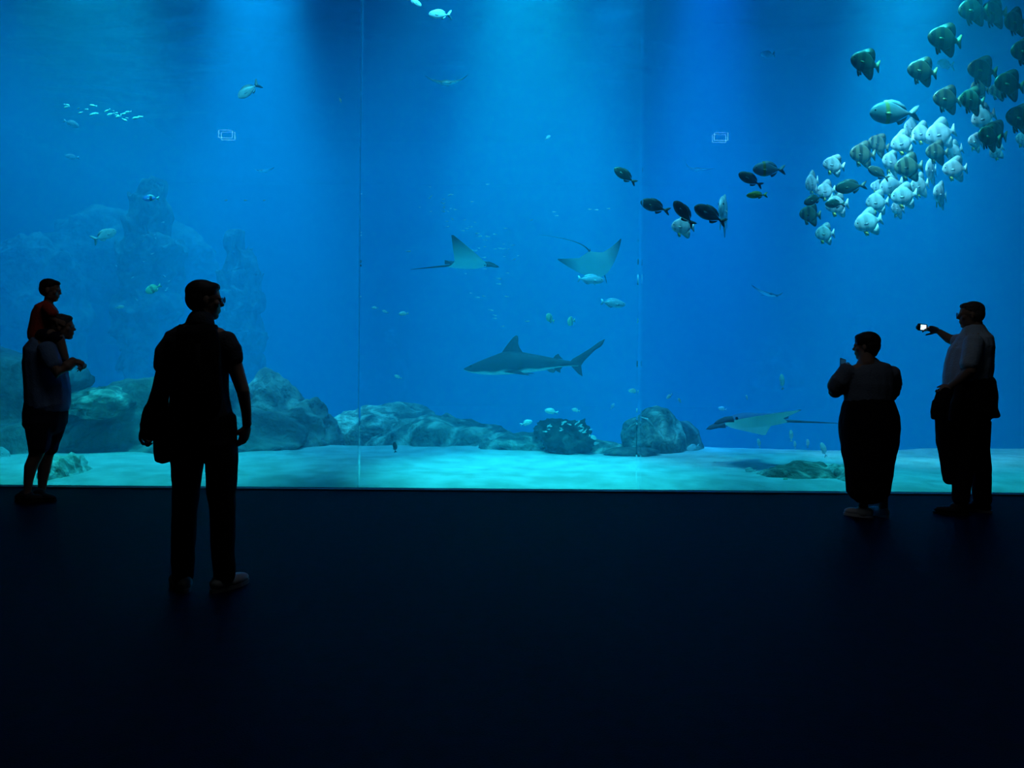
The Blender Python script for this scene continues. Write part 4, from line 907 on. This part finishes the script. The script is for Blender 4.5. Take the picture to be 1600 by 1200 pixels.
for sg in (-1, 1):
    bm = bmesh.new(); c = Ch.P(105, 567, sg * .12); Ch.ell(bm, c, (V3((.75, 0, -.65)), V3((0, 1, 0)), V3((.65, 0, .75))), (.065, .03, .028)); Ch.ell(bm, Ch.P(102, 561, sg * .12), (V3((1, 0, 0)), V3((0, 1, 0)), V3((0, 0, 1))), (.03, .03, .035)); Ch.fuse('shoe', bm, m_shoe_d, .006, 2)

# ---- the woman in the long skirt
Dw = Fig('person', 1357, 797, 6.53, 'person with short dark hair in a long black skirt, holding up a phone')
hc = Dw.P(1353, 542); bm = bmesh.new(); fr = Dw.head(bm, hc, (-.80, .58, .0), .235)
Dw.loft(bm, [(1354, 552, -.01, 11.5), (1354, 565, -.02, 12.5), (1356, 572, -.01, 20, 15)])
Dw.loft(bm, [(1358, 578, 0, 34, 19), (1358, 600, 0, 34, 24), (1358, 630, 0, 32, 25), (1358, 660, 0, 38, 30), (1358, 700, 0, 34, 28)])
Dw.loft(bm, [(1326, 582, 0, 13), (1312, 600, .02, 12.5), (1305, 612, .08, 10.5), (1310, 600, .22, 9), (1316, 588, .34, 6.5)])
Dw.loft(bm, [(1391, 586, 0, 13), (1396, 605, .02, 12), (1393, 618, .09, 10), (1372, 604, .24, 8.5), (1348, 592, .33, 6.5)])
Dw.hand(bm, Dw.P(1316, 586, .34), (.1, .1, 1), (.2, -.8, 0), .9, .55, 1); Dw.hand(bm, Dw.P(1348, 590, .33), (-.9, .15, .45), (-.2, -.9, 0), .9, .5, -1)
Dw.loft(bm, [(1344, 690, 0, 18), (1347, 740, 0, 11), (1348, 768, 0, 9), (1349, 785, 0, 6.5), (1349, 794, 0, 7)]); Dw.loft(bm, [(1374, 690, 0, 18), (1377, 740, 0, 11), (1379, 768, 0, 9), (1380, 783, 0, 6.5), (1380, 792, 0, 7)])
Dw.fuse('body', bm, m_skin, .007, 3); Dw.eyes(hc, fr, m_eyeb); Dw.hair(hc, fr, m_hair_d, 1.10, 1.0)
bm = bmesh.new(); Dw.loft(bm, [(1356, 567, 0, 18, 16), (1357, 573, 0, 33, 20), (1358, 582, 0, 38, 24), (1358, 600, 0, 38, 28), (1357, 618, 0, 37, 29), (1357, 632, 0, 36, 30)])
Dw.loft(bm, [(1327, 580, 0, 15.5), (1314, 596, .01, 15.5), (1306, 608, .05, 14)]); Dw.loft(bm, [(1390, 582, 0, 15), (1395, 600, .02, 13.5), (1393, 614, .07, 12.5)])
Dw.fuse('top', bm, m_topD, .009, 2, fold=.007)
bm = bmesh.new(); Dw.loft(bm, [(1357, 624, 0, 35.5, 30), (1357, 636, 0, 41, 33), (1358, 652, 0, 45, 36), (1358, 668, 0, 46, 38), (1358, 690, 0, 43.5, 36), (1358, 720, 0, 39, 32), (1357, 750, 0, 34.5, 29), (1356, 770, 0, 32, 27)], 24)
Dw.fuse('long_skirt', bm, m_black, .009, 2, fold=.008)
a = Dw.P(1350, 797); Dw.shoe(a.x + .01, a.y - .02, (-.75, .55), .23, .042, m_shoe_w, m_shoe_w, h=.04); a = Dw.P(1381, 797); Dw.shoe(a.x, a.y - .0, (-.22, .95), .23, .042, m_shoe_w, m_shoe_w, h=.04)
bm = bmesh.new(); v_ = box(bm, -.037, .037, -.0045, .0045, -.07, .07); bmesh.ops.bevel(bm, geom=list(bm.edges), offset=.004, segments=2, affect='EDGES')
ph = obj('phone', bm, m_plastic); ph.location = Dw.P(1317, 572, .375); ph.rotation_euler = (R(-10), R(12), R(25)); tag(ph, 'dark phone held up by the woman in the long skirt', 'phone')
bm = bmesh.new(); box(bm, -.033, .033, -.0056, -.0044, -.062, .062); q = NT('phone_screen'); em = q.n('ShaderNodeEmission'); em.inputs[0].default_value = (.02, .12, .25, 1); em.inputs[1].default_value = .25; q.l(em.outputs[0], q.out.inputs[0])
part(ph, 'screen', bm, q.m)

# ---- the man at the right taking a picture
Cm = Fig('person', 1518, 797, 6.69, 'person in a pale shirt at the right, arm stretched out holding a small camera')
hc = Cm.P(1517, 493); bm = bmesh.new(); fr = Cm.head(bm, hc, (-.90, .42, .0), .235)
Cm.loft(bm, [(1522, 503, 0, 11.5), (1523, 516, 0, 13), (1522, 523, 0, 18, 18)])
Cm.loft(bm, [(1522, 530, 0, 23, 26), (1518, 560, 0, 27, 28), (1514, 600, 0, 29, 28), (1514, 640, 0, 28, 28)])
Cm.loft(bm, [(1505, 533, .16, 10.5), (1492, 532, .24, 9), (1482, 529, .28, 7.5), (1474, 523, .30, 6), (1467, 518, .32, 4.8)])
Cm.loft(bm, [(1522, 536, -.16, 12), (1520, 562, -.19, 10.5), (1516, 580, -.20, 9), (1500, 594, -.14, 7.5), (1486, 604, -.08, 6)])
Cm.hand(bm, Cm.P(1467, 518, .32), (-1, .1, .40), (-.1, -.6, -.8), 1.0, .45, -1); Cm.hand(bm, Cm.P(1486, 604, -.08), (-.9, .1, -.4), (0, .6, -.6), 1.0, .7, -1)
Cm.loft(bm, [(1506, 660, -.05, 20), (1504, 710, -.05, 14), (1503, 750, -.05, 10), (1502, 784, -.05, 7)]); Cm.loft(bm, [(1528, 660, .07, 19), (1532, 710, .07, 13), (1535, 750, .07, 10), (1536, 782, .07, 7)])
Cm.fuse('body', bm, m_skin, .007, 3); Cm.eyes(hc, fr, m_eyeb); Cm.hair(hc, fr, m_hair_g, 1.0); glasses(Cm, hc, fr)
bm = bmesh.new(); Cm.loft(bm, [(1522, 513, 0, 17, 15), (1522, 520, 0, 20, 19), (1523, 527, 0, 25, 28), (1523, 538, 0, 27, 32), (1517, 552, 0, 33, 32), (1514, 572, 0, 35, 33), (1511, 590, 0, 35, 33), (1511, 606, 0, 34, 33)])
Cm.loft(bm, [(1506, 533, .15, 12.5), (1494, 533, .22, 12)]); Cm.loft(bm, [(1522, 533, -.15, 14), (1519, 552, -.18, 14), (1515, 571, -.19, 13.5)])
Cm.fuse('shirt', bm, m_shirtC, .009, 2, fold=.007)
bm = bmesh.new(); Cm.loft(bm, [(1512, 600, 0, 33, 32), (1513, 625, 0, 30, 31), (1515, 655, 0, 29, 30)])
Cm.loft(bm, [(1506, 650, -.05, 21), (1505, 690, -.05, 19), (1503, 740, -.05, 14.5), (1502, 782, -.05, 12.5)]); Cm.loft(bm, [(1524, 650, .07, 19), (1527, 690, .07, 17), (1533, 735, .07, 14.5), (1535, 782, .07, 13)])
Cm.fuse('trousers', bm, m_trous, .008, 2, fold=.007)
a = Cm.P(1502, 797, -.05); Cm.shoe(a.x + .01, a.y - .0, (-1, .25), .29, .05, m_shoe_d, m_shoe_d, h=.06); a = Cm.P(1537, 797, .07); Cm.shoe(a.x - .0, a.y, (-.75, .6), .27, .05, m_shoe_d, m_sole, h=.06)
Jc = Fig('jacket', 1518, 797, 6.69, 'x'); tag(Jc.root, 'dark jacket tied around the waist of the man with the camera', 'jacket')
bm = bmesh.new(); Jc.loft(bm, [(1514, 596, 0, 36, 35), (1515, 610, 0, 36, 36), (1519, 628, -.02, 36, 35), (1524, 645, -.04, 32, 31)], 24)
Jc.loft(bm, [(1530, 605, -.06, 14, 18), (1538, 630, -.08, 15, 18), (1549, 645, -.09, 12, 14), (1559, 650, -.09, 5, 8)]); Jc.fuse('cloth', bm, m_black, .009, 2, fold=.01)
bm = bmesh.new(); Jc.loft(bm, [(1500, 608, -.22, 8), (1494, 630, -.23, 8), (1490, 655, -.22, 7)]); Jc.fuse('sleeve', bm, m_black, .007, 2, fold=.006)
Ct = Fig('coat', 1480, 797, 6.69, 'x'); tag(Ct.root, 'long dark coat hanging from the lowered arm of the man with the camera', 'coat')
bm = bmesh.new(); Ct.loft(bm, [(1478, 612, -.06, 11, 12), (1474, 632, -.04, 17, 15), (1478, 660, -.03, 16, 15), (1481, 690, -.03, 16, 14), (1484, 725, -.03, 14, 12), (1487, 750, -.03, 12, 11)], 20)
Ct.fuse('cloth', bm, m_black, .008, 2, fold=.012)
bm = bmesh.new(); Ct.loft(bm, [(1464, 628, -.05, 7), (1459, 644, -.05, 5.5), (1459, 653, -.05, 4.5)]); Ct.fuse('sleeve', bm, m_black, .006, 2, fold=.003)
# camera
bm = bmesh.new(); box(bm, -.05, .05, -.013, .013, -.032, .032); bmesh.ops.bevel(bm, geom=list(bm.edges), offset=.006, segments=3, affect='EDGES')
cmr = obj('camera', bm, m_plastic); cmr.location = Cm.P(1441, 511.5, .34); cmr.rotation_euler = (R(0), R(4), R(14)); tag(cmr, 'small compact camera with a bright screen in the outstretched hand', 'camera')
bm = bmesh.new(); box(bm, -.029, .029, -.0150, -.0128, -.023, .023); q = NT('camera_screen'); em = q.n('ShaderNodeEmission')
tc = q.n('ShaderNodeTexCoord'); nz = q.n('ShaderNodeTexNoise'); nz.inputs['Scale'].default_value = 45; q.l(tc.outputs['Object'], nz.inputs['Vector'])
q.l(ramp(q, nz.outputs[0], [(.4, (.35, .7, 1.0)), (.6, (.9, .97, 1.0))]), em.inputs[0]); em.inputs[1].default_value = 1.6; q.l(em.outputs[0], q.out.inputs[0]); part(cmr, 'screen', bm, q.m)
bm = bmesh.new(); bmesh.ops.create_cone(bm, cap_ends=True, segments=20, radius1=.022, radius2=.020, depth=.03, matrix=Matrix.Translation((-.012, .026, 0)) @ Matrix.Rotation(R(90), 4, 'X')); part(cmr, 'camera_lens', bm, m_plastic)
